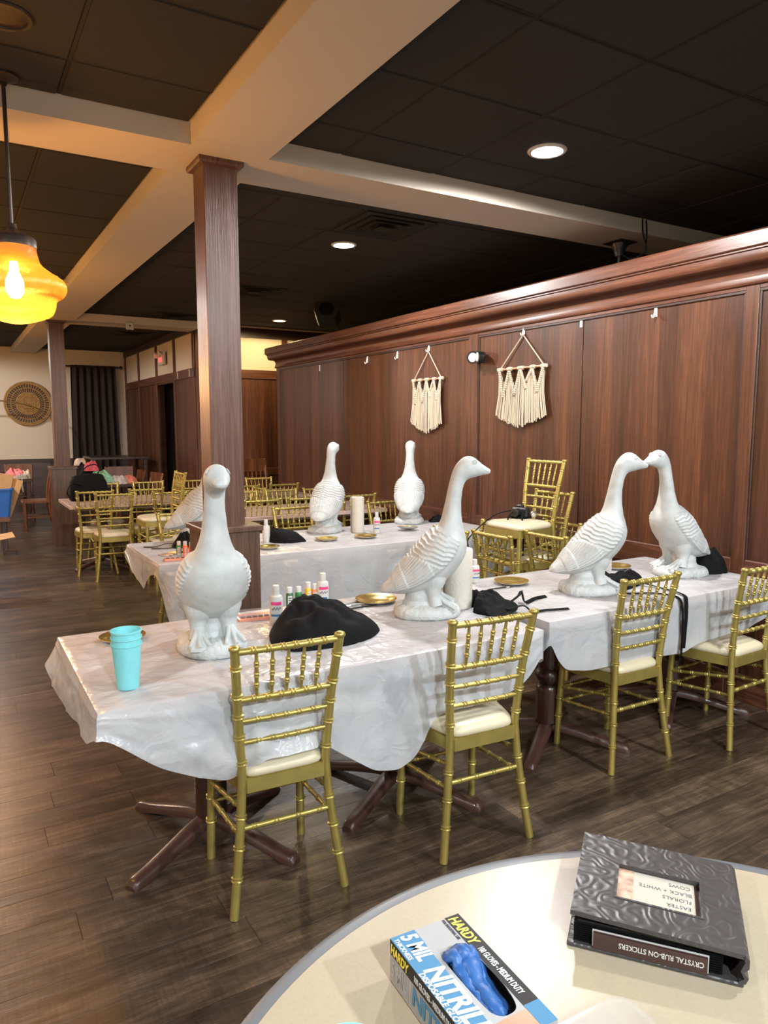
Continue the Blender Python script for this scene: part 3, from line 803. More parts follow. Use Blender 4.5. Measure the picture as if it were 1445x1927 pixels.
table('bare whitewashed table in the rear row, right part by the partition', 2.605, 3.862, 8.27, 9.20, ((2.95, 8.75), (3.5, 8.75)), R(35), group=TG)

# ================================================================== PLASTIC TABLECLOTHS
def tablecloth(label, x0, x1, y0, y1, zt, hem, flare, seed, amp=1.0):
    """closed skirt around a tabletop; hem(side, u) gives hem height, flare(side, u) how far the hem stands off"""
    mb = MB(); g = .006
    X0, X1, Y0, Y1 = x0 - g, x1 + g, y0 - g, y1 + g
    # top sheet with packing creases
    nx = int((X1 - X0) / .011); ny = int((Y1 - Y0) / .011)
    xs = np.linspace(X0, X1, nx); ys = np.linspace(Y0, Y1, ny); XX, YY = np.meshgrid(xs, ys, indexing='ij')
    cr = lambda v, p, o: np.exp(-((((v - o) / p + .5) % 1 - .5) * p / .006) ** 2)
    Z = .0035 * cr(XX, .285, x0 + .14) + .0030 * cr(YY, .285, y0 + .16)
    Z += .006 * np.maximum(0, vnoise(XX * 9 + YY * 4, YY * 11 - XX * 3, seed) - .45) + .004 * np.abs(vnoise(XX * 22 + YY * 8, YY * 18 - XX * 12, seed + 1) - .5)
    edge = np.minimum(np.minimum(XX - X0, X1 - XX), np.minimum(YY - Y0, Y1 - YY))
    Z *= np.clip(edge / .05, 0, 1)
    Z += zt + .0025 - .004 * np.clip(1 - edge / .012, 0, 1)
    mb.grid(np.dstack([XX, YY, Z]))
    # skirt
    per = []
    n = lambda L: max(8, int(L / .012))
    for i in range(n(X1 - X0)): u = i / n(X1 - X0); per.append(('near', X0 + u * (X1 - X0), Y0, (0, -1), u, x0 + u * (x1 - x0)))
    for i in range(n(Y1 - Y0)): u = i / n(Y1 - Y0); per.append(('right', X1, Y0 + u * (Y1 - Y0), (1, 0), u, y0 + u * (y1 - y0)))
    for i in range(n(X1 - X0)): u = i / n(X1 - X0); per.append(('far', X1 - u * (X1 - X0), Y1, (0, 1), u, x1 - u * (x1 - x0)))
    for i in range(n(Y1 - Y0)): u = i / n(Y1 - Y0); per.append(('left', X0, Y1 - u * (Y1 - Y0), (-1, 0), u, y1 - u * (y1 - y0)))
    N = len(per); hz = np.array([hem(p[0], p[5]) for p in per]); fl = np.array([flare(p[0], p[5]) for p in per])
    nr = np.array([p[3] for p in per], float); px = np.array([(p[1], p[2]) for p in per])
    for _ in range(6): nr = (np.roll(nr, 1, 0) + 2 * nr + np.roll(nr, -1, 0)) / 4
    for _ in range(4): hz = (np.roll(hz, 1) + 2 * hz + np.roll(hz, -1)) / 4
    s = np.arange(N) * .012
    K = 22; rows = []; rs_ = np.array([.12 if p[0] == 'right' else 1.0 for p in per])
    for k in range(K + 1):
        t = k / K
        z = zt - .001 - (zt - .001 - hz) * t
        wav = amp * ((vnoise(s * 5.0, t * 1.5 + 0 * s, seed + 5) - .5) * .055 * t + (vnoise(s * 14, t * 5 + s * 2, seed + 6) - .5) * .014 * min(1, t * 3))
        crease = .004 * np.exp(-(((s / .285 + .5) % 1 - .5) * .285 / .006) ** 2) + .004 * math.exp(-((((zt - z.mean()) / .285 + .35) % 1 - .5) * .285 / .01) ** 2)
        off = .0015 + np.maximum(fl * (t ** 1.4) + wav * np.clip((zt - hz) / .25, .2, 1) + crease * min(1, t * 4), .0) + .004 * min(1, t * 6)
        rows.append(np.c_[px + nr * off[:, None] * rs_[:, None], z])
    mb.grid(np.array(rows), True)
    o = mb.build('tablecloth', M['cloth'], None, 70)
    return tag(o, label, 'tablecloth', 'white plastic tablecloths')

def hem1(side, c):
    if side == 'near': return interp(c, [(.335, .69), (.40, .64), (.50, .555), (.62, .49), (.72, .452), (.78, .470), (.82, .512), (1.02, .514), (1.06, .50), (1.12, .455), (1.25, .36), (1.36, .335), (1.44, .365), (1.50, .47), (1.56, .505), (1.86, .508), (1.96, .53), (2.03, .58), (2.09, .70)])
    if side == 'left': return interp(c, [(2.215, .675), (2.30, .63), (2.43, .615), (2.7, .60), (2.9, .585), (3.06, .62), (3.125, .69)])
    if side == 'far': return .50
    return .60
def flare1(side, c):
    if side == 'near': return interp(c, [(.335, .02), (.45, .025), (.70, .02), (.785, .018), (.815, .058), (1.015, .060), (1.045, .02), (1.3, .03), (1.6, .01), (2.09, .0)])
    if side == 'left': return interp(c, [(2.215, .02), (2.5, .02), (2.8, .03), (3.0, .045), (3.125, .06)])
    return .01
tablecloth('white plastic cloth over the left front table, holding the turquoise cups', .335, 2.085, 2.215, 3.125, TZ, hem1, flare1, 3)
def hem2(side, c):
    if side == 'near': return interp(c, [(2.2, .71), (2.23, .60), (2.30, .52), (2.45, .492), (2.6, .490), (2.9, .482), (3.1, .470), (3.2, .50), (3.6, .515), (3.86, .57)])
    if side == 'far': return .46
    return .60
tablecloth('white plastic cloth over the right front table, black apron ties hanging over its edge', 2.20, 3.845, 2.290, 3.150, TZ, hem2, lambda s, c: 0.0 if s in ('right', 'near') else .012, 9, .35)
def hem3(side, c):
    if side == 'near': return interp(c, [(1.065, .66), (1.10, .40), (1.2, .24), (1.5, .20), (3.86, .20)])
    if side == 'left': return interp(c, [(4.475, .70), (4.62, .665), (4.74, .60), (4.84, .53), (5.0, .58), (5.2, .66), (5.40, .72)])
    return .55
tablecloth('long white plastic cloth over the back table row behind the near column', 1.065, 3.845, 4.475, 5.40, TZ, hem3, lambda s, c: 0.0 if s == 'right' else .02 if s == 'left' else .012, 21)
CZ = TZ + .0045     # top of a clothed table

# ================================================================== GOOSE STATUES
def goose_meshes():
    S = 2270.0
    fx = lambda X: (X - 580) / S
    fz = lambda Y: (1783 - Y) / S / .968 * .985
    secs = [  # upper (X,Y), lower (X,Y), half width
        ((85, 1518), (88, 1534), .010), ((135, 1470), (160, 1552), .040), ((200, 1400), (255, 1562), .064), ((290, 1290), (400, 1560), .092),
        ((400, 1140), (580, 1530), .116), ((510, 1005), (750, 1440), .130), ((590, 930), (880, 1320), .134), ((650, 885), (975, 1180), .126),
        ((690, 850), (1010, 1060), .105), ((715, 808), (1000, 960), .082), ((737, 750), (970, 850), .064), ((760, 660), (952, 740), .052), ((785, 550), (946, 620), .044),
        ((805, 455), (950, 525), .040), ((825, 365), (966, 430), .0385), ((848, 285), (995, 370), .040), ((885, 205), (1035, 345), .0445), ((950, 137), (1080, 333), .0475),
        ((1020, 113), (1115, 324), .045), ((1080, 132), (1145, 317), .041), ((1125, 167), (1172, 311), .034), ((1165, 198), (1198, 306), .0285), ((1205, 226), (1222, 302), .024), ((1238, 248), (1240, 292), .017), ((1251, 264), (1249, 276), .006)]
    D = np.array([[fx(a[0]), fz(a[1]), fx(b[0]), fz(b[1]), h] for a, b, h in secs])
    n = 320; m = 168
    P, t = catmull(D, n)
    ph = np.linspace(0, 2 * PI, m, endpoint=False)
    cu = np.c_[(P[:, 0] + P[:, 2]) / 2, (P[:, 1] + P[:, 3]) / 2]; au = np.c_[(P[:, 0] - P[:, 2]) / 2, (P[:, 1] - P[:, 3]) / 2]
    V = np.zeros((n, m, 3)); c, s = np.cos(ph), np.sin(ph)
    V[:, :, 0] = cu[:, None, 0] + au[:, None, 0] * c; V[:, :, 2] = cu[:, None, 1] + au[:, None, 1] * c
    # belly rounder below, ridge sharper along the back of the body
    wid = P[:, 4][:, None] * s[None, :]
    V[:, :, 1] = wid
    # normals
    du = np.gradient(V, axis=0); dv = (np.roll(V, -1, 1) - np.roll(V, 1, 1)) / 2
    N = np.cross(dv, du); N /= (np.linalg.norm(N, axis=2, keepdims=True) + 1e-9)
    out = V - np.dstack([np.repeat(cu[:, None, 0], m, 1), np.zeros((n, m)), np.repeat(cu[:, None, 1], m, 1)])
    N *= np.sign((N * out).sum(2))[:, :, None]
    T = np.repeat(t[:, None], m, 1); A = np.abs(((ph + PI) % (2 * PI)) - PI)[None, :].repeat(n, 0)
    sm = lambda x, a, b: np.clip((x - a) / (b - a), 0, 1) ** 2 * (3 - 2 * np.clip((x - a) / (b - a), 0, 1))
    wing = sm(T, .2, 1.0) * (1 - sm(T, 7.9, 8.5)) * (1 - sm(A, 1.85, 2.02))
    sgn = np.sign(((ph + PI) % (2 * PI)) - PI)[None, :]
    zz = V[:, :, 2] + .030 * A
    # small overlapping feather rows on the shoulders
    row = zz / .0170; rf = row % 1; ri = np.floor(row)
    wavy = .13 * np.sin(A * 10 + .9 * ri) + .04 * np.sin(A * 24 + 2 * ri)
    rf = 1 - (row + wavy) % 1
    up = np.maximum(0, 1 - np.abs(rf - .30) / .30) ** 1.3 * .0056 + (1 - rf) * .0022
    # long primaries sweeping toward the tail
    gr = (A * 7.0 + .35 * T) ; gf = np.abs((gr % 1) - .5) * 2
    lo = .0068 * (1 - gf ** 3) - .002 + .004 * ((T * .62) % 1)
    lo2 = .0055 * (1 - np.abs(((A * 11) % 1) - .5) * 2) - .001
    k1 = sm(T - .9 * (A - .8), 4.3, 4.45); k2 = sm(T, 2.2, 2.32)
    f = up * k1 + (1 - k1) * (lo * k2 + lo2 * (1 - k2))
    f += .004 * np.exp(-((A) / .07) ** 2) * (T < 7.5)
    V = V + N * ((f + .0045) * wing)[:, :, None]
    # bill line and brow
    mouth = np.exp(-((A - 2.02) / .10) ** 2) * sm(T, 20.2, 21) * (1 - sm(T, 23.3, 23.9))
    face = np.exp(-((T - (20.3 + .5 * np.cos(A))) / .10) ** 2)
    V = V - N * (.0030 * mouth + .0016 * face)[:, :, None]
    nost = np.exp(-((T - 21.9) / .13) ** 2 - ((A - .85) / .16) ** 2)
    V = V - N * (.003 * nost)[:, :, None]
    # breast is left smooth, with faint unevenness
    V = V + N * ((vnoise(V[:, :, 0] * 30 + 5, V[:, :, 2] * 30 + V[:, :, 1] * 20, 4) - .5) * .0018)[:, :, None]
    mb = MB().grid(V, True)
    mb.f.append(tuple(range(m))); mb.f.append(tuple(range((n - 1) * m + m - 1, (n - 1) * m - 1, -1)))
    # legs: two thick shanks joined by a thinner web, webbed toes running onto the plinth
    for sg in (-1, 1):
        c_, _ = catmull([(.030, sg * .052, .245), (.034, sg * .055, .185), (.030, sg * .057, .14), (.034, sg * .060, .105), (.045, sg * .064, .055)], 18)
        mb.tube([tuple(q) for q in c_], list(np.interp(np.linspace(0, 1, 18), [0, .3, .55, .8, 1], [.066, .056, .040, .030, .034])), 18)
        toes = [(.128, sg * .105, .050), (.142, sg * .070, .050), (.136, sg * .030, .050)]
        a = (.044, sg * .060, .108)
        for q in toes:
            mid = ((a[0] + q[0]) / 2, (a[1] + q[1]) / 2, (a[2] + q[2]) / 2 - .006)
            mb.tube([a, mid, q], [.013, .010, .008], 10)
        lo_ = lambda p: (p[0], p[1], .03)
        for q0, q1 in ((toes[0], toes[1]), (toes[1], toes[2])):
            A0 = (a[0], a[1], a[2] - .008); B0 = (q0[0], q0[1], q0[2] - .006); C0 = (q1[0], q1[1], q1[2] - .006)
            mb.add([A0, B0, C0, lo_(a), lo_(q0), lo_(q1)], [(0, 1, 2), (3, 5, 4), (0, 3, 4, 1), (1, 4, 5, 2), (2, 5, 3, 0)])
    c_, _ = catmull([(-.010, 0, .24), (-.018, 0, .17), (-.026, 0, .11), (-.030, 0, .04)], 12)
    V2 = []
    for q, (rx, ry) in zip(c_, [(.090, .085)] * 2 + [(.078, .078)] * 3 + [(.068, .070)] * 3 + [(.072, .076)] * 2 + [(.084, .088)] * 2):
        V2.append([(q[0] + rx * math.cos(a), ry * math.sin(a), q[2]) for a in np.linspace(0, 2 * PI, 28, endpoint=False)])
    mb2 = MB().grid(np.array(V2), True); mb2.f.append(tuple(range(28))); mb2.f.append(tuple(range(11 * 28 + 27, 11 * 28 - 1, -1)))
    mb.add(mb2.v, mb2.f)
    me = mb.mesh('goose_raw', None, 0)
    o = link('goose_raw', me)
    md = o.modifiers.new('remesh', 'REMESH'); md.mode = 'VOXEL'; md.voxel_size = .0021; md.adaptivity = 0
    sm_ = o.modifiers.new('smooth', 'SMOOTH'); sm_.factor = .5; sm_.iterations = 1
    dg = bpy.context.evaluated_depsgraph_get()
    body = bpy.data.meshes.new_from_object(o.evaluated_get(dg)); body.name = 'goose_body'
    bpy.data.objects.remove(o); bpy.data.meshes.remove(me)
    body.materials.clear(); body.materials.append(M['plaster'])
    body.polygons.foreach_set('use_smooth', [True] * len(body.polygons))
    # plinth: uneven slab with a grassy surface
    rings = []; th = np.linspace(0, 2 * PI, 120, endpoint=False)
    out = (1 / ((np.abs(np.cos(th)) / .156) ** 2.6 + (np.abs(np.sin(th)) / .132) ** 2.6)) ** (1 / 2.6)
    out = out * (1 + .03 * np.sin(3 * th + 1) + .02 * np.sin(5 * th + 2))
    for k, z in ((.97, 0), (1.0, .006), (1.0, .022), (.965, .038), (.90, .047), (.80, .052), (.65, .056), (.45, .058), (.2, .060), (.01, .060)):
        rr = out * k
        b = (vnoise(th * 13, np.full_like(th, z * 260), 8) - .5) * .010 * (z > .003)
        rings.append(np.c_[(rr + b) * np.cos(th), (rr + b) * np.sin(th), z + (vnoise(th * 11, np.full_like(th, k * 17), 9) - .5) * .009 * (z > .02)])
    pm_ = MB().grid(np.array(rings), True); pm_.f.append(tuple(range(119, -1, -1)))
    plinth = pm_.mesh('goose_plinth', M['plinthm'], 60)
    # eye: raised lens with a ring
    em = MB()
    for k in range(1): em.sphere((0, 0, 0), .0080, 14, 8, (1, .8, .45)); em.torus((0, 0, 0), .0105, .0020, 20, 6)
    eye = em.mesh('goose_eye', M['plaster'], 60)
    return body, plinth, eye
GBODY, GPLINTH, GEYE = goose_meshes()
def goose(label, x, y, deg, sc=.95):
    t = thing('goose_statue', label, 'statue', (x, y, CZ), R(deg), 'white goose statues'); t.scale = (sc, sc, sc)
    link('body', GBODY, t); link('plinth', GPLINTH, t)
    for s in (-1, 1):
        e = link('eye', GEYE, t); e.location = (.2165, s * .0395, .722); e.rotation_euler = (s * R(-62), 0, 0)
    return t
goose('white goose statue facing the viewer at the left front, nearest of all', .818, 2.655, 262)
goose('white goose statue in side view beside the cream paper roll, bill pointing right', 1.805, 2.665, -31)
goose('white goose statue facing right, bill to bill with its neighbour, on the right front table', 2.765, 2.605, -29)
goose('white goose statue facing left with the bill touching its neighbour, rightmost of all', 3.545, 2.66, 171)
goose('white goose statue seen from behind, left of the tall paper roll', 2.56, 5.22, 43)
goose('white goose statue seen from behind, right one on the back table, nearest the partition', 3.43, 5.34, 54)
goose('white goose statue hidden behind the near column, only its tail and wing showing left', 1.50, 5.26, -8)

# ================================================================== SMALL THINGS ON THE TABLES
def stack_cup(label, x, y, z, rz, n=3, r=.047, h=.150):
    t = thing('plastic_cup', label, 'cups', (x, y, z), rz)
    prof = lambda: [(0, 0), (r * .70, 0), (r * .74, .004), (r * .98, h - .006), (r * 1.04, h - .006), (r * 1.04, h), (r * .97, h), (r * .70, .006), (0, .006)]
    for k in range(n):
        pr = prof() if k == 0 else [(r * .74 + (r * .26) * .0, .02 * k + .006), (r * .98, h - .006 + .021 * k), (r * 1.04, h - .006 + .021 * k), (r * 1.04, h + .021 * k), (r * .97, h + .021 * k), (r * .72, .02 * k + .012)]
        MB().lathe(pr, 36).build('cup', M['turq'], t)
    return t
stack_cup('stack of turquoise plastic cups at the near left corner of the left front table', .452, 2.385, CZ, 0, 3)

def plate(label, x, y, z, r=.09, tilt=None, base=False):
    t = thing('gold_plate', label, 'plate', (x, y, z), random.random() * 6)
    if tilt: t.rotation_euler = tilt
    MB().lathe([(0, .007), (r * .62, .007), (r * .70, .011), (r * .97, .019), (r, .0195), (r, .0165), (r * .70, .0075), (r * .62, .0045), (0, .0045)], 40).build('dish', M['goldplate'], t)
    MB().lathe([(0, 0), (r * .60, 0), (r * .68, .003), (r * .95, .0125), (r * .95, .0145), (r * .69, .0062), (r * .60, .0035), (0, .0035)], 36).build('under_plate', M['whiteplastic'], t)
    return t
PG = 'gold paper plates on the cloths'
plate('gold plate behind the turquoise cups at the left end', .545, 2.945, CZ, .088)
plate('gold plate under the tail of the middle front goose', 1.725, 2.975, CZ, .10)
plate('gold plate with a pen beside it, left of the kissing geese', 2.555, 2.955, CZ, .093)
plate('gold plate between the two kissing geese, behind the white bottle', 3.37, 2.965, CZ, .088)
plate('gold plate at the foot of the left goose seen from behind', 2.36, 4.80, CZ, .086)
plate('gold plate in front of the tall paper roll on the back cloth', 2.675, 4.77, CZ, .088)
plate('gold plate tipped up on one edge before the right goose seen from behind', 3.155, 4.93, CZ + .012, .086, (R(-9), R(8), 0))
plate('gold plate at the near edge of the back cloth, right beside the column base', 1.855, 4.68, CZ, .075)

def towel(label, x, y, h, r, rz=0):
    t = thing('paper_towel_roll', label, 'paper roll', (x, y, CZ), rz)
    pr = [(r * .34, .001), (r, .001), (r * 1.0, .02), (r * 1.006, h * .5), (r, h - .003), (r * .97, h), (r * .34, h), (r * .34, .001)]
    MB().lathe(pr, 48, cap=False).build('roll', M['paper'], t)
    MB().lathe([(r * .335, .002), (r * .335, h - .002), (r * .30, h - .002), (r * .30, .002)], 24).build('core', M['card'], t)
    MB().add([(r * 1.0, -.01, .001), (r * 1.05, .03, .001), (r * 1.05, .03, h), (r * 1.0, -.01, h)], [(0, 1, 2, 3)]).build('loose_sheet', M['paper'], t)
towel('cream paper towel roll standing right behind the middle front goose', 2.010, 2.70, .275, .066, 2.5)
towel('tall white paper towel roll between the two geese seen from behind', 2.765, 5.06, .280, .051, 2.5)

def bottle(label, x, y, kind, rz, group=None, h=None, z=None):
    t = thing('paint_bottle' if kind != 'glue' else 'glue_bottle', label, 'bottle', (x, y, CZ if z is None else z), rz, group)
    if kind == 'glue':
        h = h or .165; r = .0275; b = h * .74
        MB().lathe([(0, 0), (r * .94, 0), (r, .004), (r, b - .012), (r * .93, b - .003), (r * .62, b + .002), (0, b + .002)], 28).build('body', M['whiteplastic'], t)
        MB().lathe([(r * .52, b + .002), (r * .52, b + .006), (r * .56, b + .008), (r * .50, h), (0, h)], 20).build('cap', M['labelwhite'], t)
        def patch(name, a0, a1, z0, z1, mat, rr):
            P = np.array([[(rr * math.cos(a), rr * math.sin(a), zz) for a in np.linspace(a0, a1, 9)] for zz in (z0, z1)])
            MB().grid(P).build(name, mat, t)
        patch('label', -.95, .95, b * .25, b * .86, M['labelwhite'], r + .0004)
        patch('pink_band', -.9, .9, b * .68, b * .80, M['pink'], r + .0008)
        patch('blue_band', -.9, .6, b * .28, b * .36, M['blueink'], r + .0008)
        pts = [((r + .0012) * math.cos(a), (r + .0012) * math.sin(a), b * (.56 + .045 * math.sin(a * 14))) for a in np.linspace(-.7, .7, 40)]
        MB().tube(pts, .0011, 4).build('script_line', M['ink'], t)
    else:
        h = h or .098; r = .0165; b = h * .72
        MB().lathe([(0, 0), (r * .95, 0), (r, .003), (r, b - .006), (r * .88, b), (r * .78, b + .002), (0, b + .002)], 24).build('body', M[kind], t)
        MB().lathe([(r * .74, b + .002), (r * .74, h - .002), (r * .70, h), (0, h)], 18).build('cap', M['labelwhite'], t)
        P = np.array([[((r + .0005) * math.cos(a), (r + .0005) * math.sin(a), zz) for a in np.linspace(-.55, .75, 9)] for zz in (b * .12, b * .86)])
        MB().grid(P).build('label', M['labelwhite'], t)
        for k in range(4):
            P = np.array([[((r + .0009) * math.cos(a), (r + .0009) * math.sin(a), zz) for a in np.linspace(-.3, .55, 5)] for zz in (b * (.22 + .15 * k), b * (.28 + .15 * k))])
            MB().grid(P).build('print_line', M['ink'] if kind in ('green', 'dgreen') and k % 2 else M[kind], t)
    return t
face = R(250)
bottle('white bottle with pink-banded label left of the black apron on the left front table', 1.165, 2.865, 'glue', face)
bottle('dark green paint bottle second from left behind the black apron', 1.318, 3.075, 'dgreen', face)
bottle('bright green paint bottle in the row behind the black apron', 1.362, 3.07, 'green', face + 1.6)
bottle('yellow paint bottle in the row behind the black apron', 1.425, 3.10, 'yellow', face + .3, h=.106)
bottle('coral paint bottle in the row behind the black apron', 1.452, 3.082, 'coral', face)
bottle('white bottle with pink-banded label at the right end of the row behind the black apron', 1.483, 3.062, 'glue', face + .1, h=.15)
bottle('white bottle with pink band right of the cream paper roll', 2.405, 3.085, 'glue', face + .3, h=.125)
bottle('white bottle standing behind the right-facing kissing goose', 3.165, 2.85, 'glue', face + 2.5, h=.145)
bottle('white bottle with pink-banded label right of the tall paper roll', 2.868, 4.935, 'glue', face, h=.165)
bottle('white bottle close behind the column base, beside the black apron', 1.945, 4.95, 'glue', face + 2.6, h=.165)
bottle('green paint bottle at the left end of the back cloth table', 1.243, 4.70, 'green', face)
bottle('orange paint bottle next to the green one at the left end of the back cloth', 1.277, 4.675, 'orange', face + .4)
bottle('second orange paint bottle, between the first and the yellow one by the column', 1.310, 4.655, 'orange', face + .7, h=.092)
bottle('yellow paint bottle half hidden beside the column base', 1.338, 4.645, 'yellow', face, h=.092)

def palette(label, x, y, rz, l=.17, wd=.095):
    t = thing('paint_palette_box', label, 'paint box', (x, y, CZ), rz)
    MB().cbox(-l / 2, l / 2, -wd / 2, wd / 2, 0, .014, c=.004).build('tray', M['rosegold'], t, 0)
    for k in range(6):
        MB().lathe([(0, 0), (.010, 0), (.011, .004), (0, .004)], 12, Matrix.Translation((-l / 2 + .02 + k * (l - .04) / 5, -wd / 2 + .022, .0142))).build('paint_pan', M['ink'], t)
    MB().cbox(-l / 2 + .004, l / 2 - .004, -wd / 2 + .004, wd / 2 - .004, .0186, .034, c=.004).build('clear_lid', M['clear'], t, 0)
palette('pink box with clear lid and dark paint pans beside the nearest goose', 1.120, 2.985, R(-8))
palette('pink box with clear lid in front of the orange paint bottles on the back cloth', 1.215, 4.575, R(-12), .19, .085)

def brush(label, p0, p1, mat, rr=.0045, tip=None, name='paint_brush'):
    t = thing(name, label, 'brush' if tip else 'pen', (0, 0, 0))
    a, b = Vector(p0), Vector(p1); L_ = (b - a).length; d = (b - a).normalized()
    t.location = a
    q = lambda f: d * (L_ * f)
    MB().tube([q(0), q(.3), q(.66)], [rr * .6, rr, rr * .9], 8).build('handle', mat, t)
    MB().tube([q(.66), q(.8)], [rr * .95, rr * .95], 8).build('ferrule', M['silver'], t)
    MB().tube([q(.8), q(.9), q(1)], [rr * 1.0, rr * (1.3 if tip else .8), rr * .3], 8).build('bristles' if tip else 'tip', tip or M['ink'], t)
    return t
BZ = CZ + .006
brush('black pen lying behind the black apron on the left front table', (1.69, 2.905, BZ), (1.40, 2.885, BZ), M['blackplastic'], name='black_pen')
brush('pale brush lying between the black pen and the gold plate', (1.47, 2.985, BZ), (1.665, 3.005, BZ), M['whiteplastic'], .005, M['rattan'])
brush('flat brush with light bristles leaning on the gold plate by the goose tail', (1.53, 2.95, BZ), (1.66, 2.945, BZ), M['silver'], .007, M['rattan'])
brush('black pen beside the gold plate left of the kissing geese', (2.35, 2.885, BZ), (2.505, 2.875, BZ), M['blackplastic'], name='black_pen')
brush('dark brush beside the gold plate between the kissing geese', (3.30, 2.86, BZ), (3.41, 2.90, BZ), M['blackplastic'], .004, M['rattan'])
for k in range(4):
    o = brush(('leftmost', 'second', 'third', 'rightmost')[k] + ' of four dark makeup brushes fanned out by the pink box', (1.125 + k * .035, 4.77 + k * .03, BZ), (1.20 + k * .035, 4.70 + k * .035, BZ), M['silver'], .006, M['ink'], name='makeup_brush')
    o['group'] = 'makeup brushes on the back cloth'
t = thing('clear_tray', 'small clear plastic tray lying right of the cream paper roll', 'tray', (2.42, 2.985, CZ), R(-8))
MB().cbox(-.07, .07, -.035, .035, 0, .012, c=.004).build('tray_body', M['clear'], t, 0)

# ---- black aprons: crumpled heaps with tie ribbons
def heap(name, label, cat, outline, peak, seed, ties=(), mat=None, z=None, lift=1.0, fold=1.0, group=None, c=None, pw=2.2):
    """crumpled cloth: closed outline [(x, y)], height field with folds"""
    O = np.array(outline, float); z = CZ if z is None else z
    ctr = O.mean(0) if c is None else np.array(c, float)
    t = thing(name, label, cat, (ctr[0], ctr[1], z), 0, group)
    P, _ = catmull(np.vstack([O, O[:1]]), 121); P = P[:-1] - ctr
    rg = np.linspace(0, 1, 34); rows = []
    th = np.arctan2(P[:, 1], P[:, 0])
    for r in rg:
        X, Y = P[:, 0] * max(r, .012), P[:, 1] * max(r, .012)
        base = peak * (1 - r ** pw) ** .75 if r < 1 else 0 * X
        fz = 1 + fold * (.55 * (vnoise(th * 2.2 + 9, np.full_like(th, r * 2.2), seed) - .5) + .9 * (vnoise(X * 16, Y * 16, seed + 1) - .5)) * min(1, r * 3)
        creases = fold * .016 * (np.abs(vnoise(X * 24 + Y * 9, Y * 22 - X * 8, seed + 2) - .5) * 2 - .5) * min(1, r * 4) * (1 - r ** 4)
        Z = np.maximum(.004 * (1 if r < 1 else 0), base * fz + creases) + (.001 if r < 1 else 0)
        rows.append(np.c_[X, Y, Z])
    m = MB().grid(np.array(rows)[::-1], True); m.f.append(tuple(range(33 * 120, 34 * 120)))
    m.build('cloth', mat or M['black'], t, 75)
    for tp in ties:
        c_, _ = catmull([(a - ctr[0], b - ctr[1], cz) for a, b, cz in tp], 30)
        MB().tube([tuple(q) for q in c_], .010, 6, flat=.22).build('tie', mat or M['black'], t, 60)
    return t
AG = 'black aprons on the cloths'
heap('black_apron', 'black apron crumpled in a heap behind the leftmost front chair', 'apron', [(1.065, 2.70), (1.03, 2.58), (1.06, 2.46), (1.18, 2.425), (1.30, 2.42), (1.42, 2.47), (1.50, 2.565), (1.41, 2.60), (1.36, 2.70), (1.26, 2.79), (1.15, 2.80)], .145, 31, fold=.55, c=(1.20, 2.63))
heap('black_apron', 'black apron with long ties beside the cream paper roll on the front tables', 'apron', [(1.97, 2.86), (1.93, 2.74), (2.075, 2.63), (2.00, 2.57), (2.02, 2.48), (2.10, 2.455), (2.22, 2.52), (2.28, 2.62), (2.20, 2.72), (2.16, 2.88), (2.08, 2.95)], .060, 41,
     [[(2.20, 2.56, .02), (2.26, 2.56, .05), (2.33, 2.62, .05), (2.30, 2.56, .012), (2.40, 2.60, .010), (2.49, 2.62, .006)], [(2.12, 2.48, .02), (2.20, 2.46, .03), (2.22, 2.42, .01), (2.30, 2.41, .008), (2.41, 2.385, .006)], [(2.02, 2.49, .02), (2.0, 2.44, .02), (2.07, 2.43, .01), (2.14, 2.47, .01)]], c=(2.12, 2.68))
ap = heap('black_apron', 'black apron between the kissing geese, two ties hanging over the near table edge', 'apron', [(2.86, 2.74), (2.83, 2.62), (2.90, 2.53), (3.02, 2.54), (3.17, 2.60), (3.26, 2.70), (3.14, 2.79), (3.00, 2.80)], .055, 51,
     [[(2.86, 2.60, .02), (2.84, 2.50, .006), (2.92, 2.44, .006), (3.0, 2.40, .006), (3.04, 2.33, .006), (3.050, 2.275, -.005), (3.056, 2.262, -.06), (3.056, 2.256, -.15), (3.050, 2.252, -.29)], [(3.10, 2.58, .02), (3.14, 2.48, .006), (3.13, 2.38, .006), (3.105, 2.30, .006), (3.092, 2.270, -.01), (3.082, 2.258, -.08), (3.070, 2.252, -.16), (3.062, 2.250, -.25)]])
heap('black_apron', 'black apron in a tight heap behind the rightmost goose', 'apron', [(3.64, 2.66), (3.66, 2.58), (3.74, 2.53), (3.82, 2.54), (3.845, 2.60), (3.82, 2.69), (3.74, 2.72)], .115, 61)
heap('black_apron', 'black apron spread flat to a point on the back cloth, right of the column base', 'apron', [(1.97, 5.02), (1.96, 4.92), (2.05, 4.82), (2.21, 4.83), (2.14, 4.95), (2.08, 5.08)], .10, 71, fold=.4, c=(2.01, 4.96))
heap('black_apron', 'black apron knotted with loose ties at the left end of the back cloth', 'apron', [(1.30, 5.10), (1.30, 5.02), (1.38, 4.98), (1.45, 5.02), (1.45, 5.12), (1.38, 5.16)], .085, 81,
     [[(1.32, 5.05, .02), (1.26, 5.06, .03), (1.18, 5.10, .008), (1.12, 5.15, .006)], [(1.33, 5.02, .01), (1.24, 5.0, .008), (1.15, 5.05, .006)]])
heap('black_apron', 'black apron lying flat at the far end of the back cloth by the partition', 'apron', [(3.62, 5.32), (3.60, 5.22), (3.72, 5.20), (3.82, 5.24), (3.81, 5.34), (3.70, 5.37)], .045, 91)

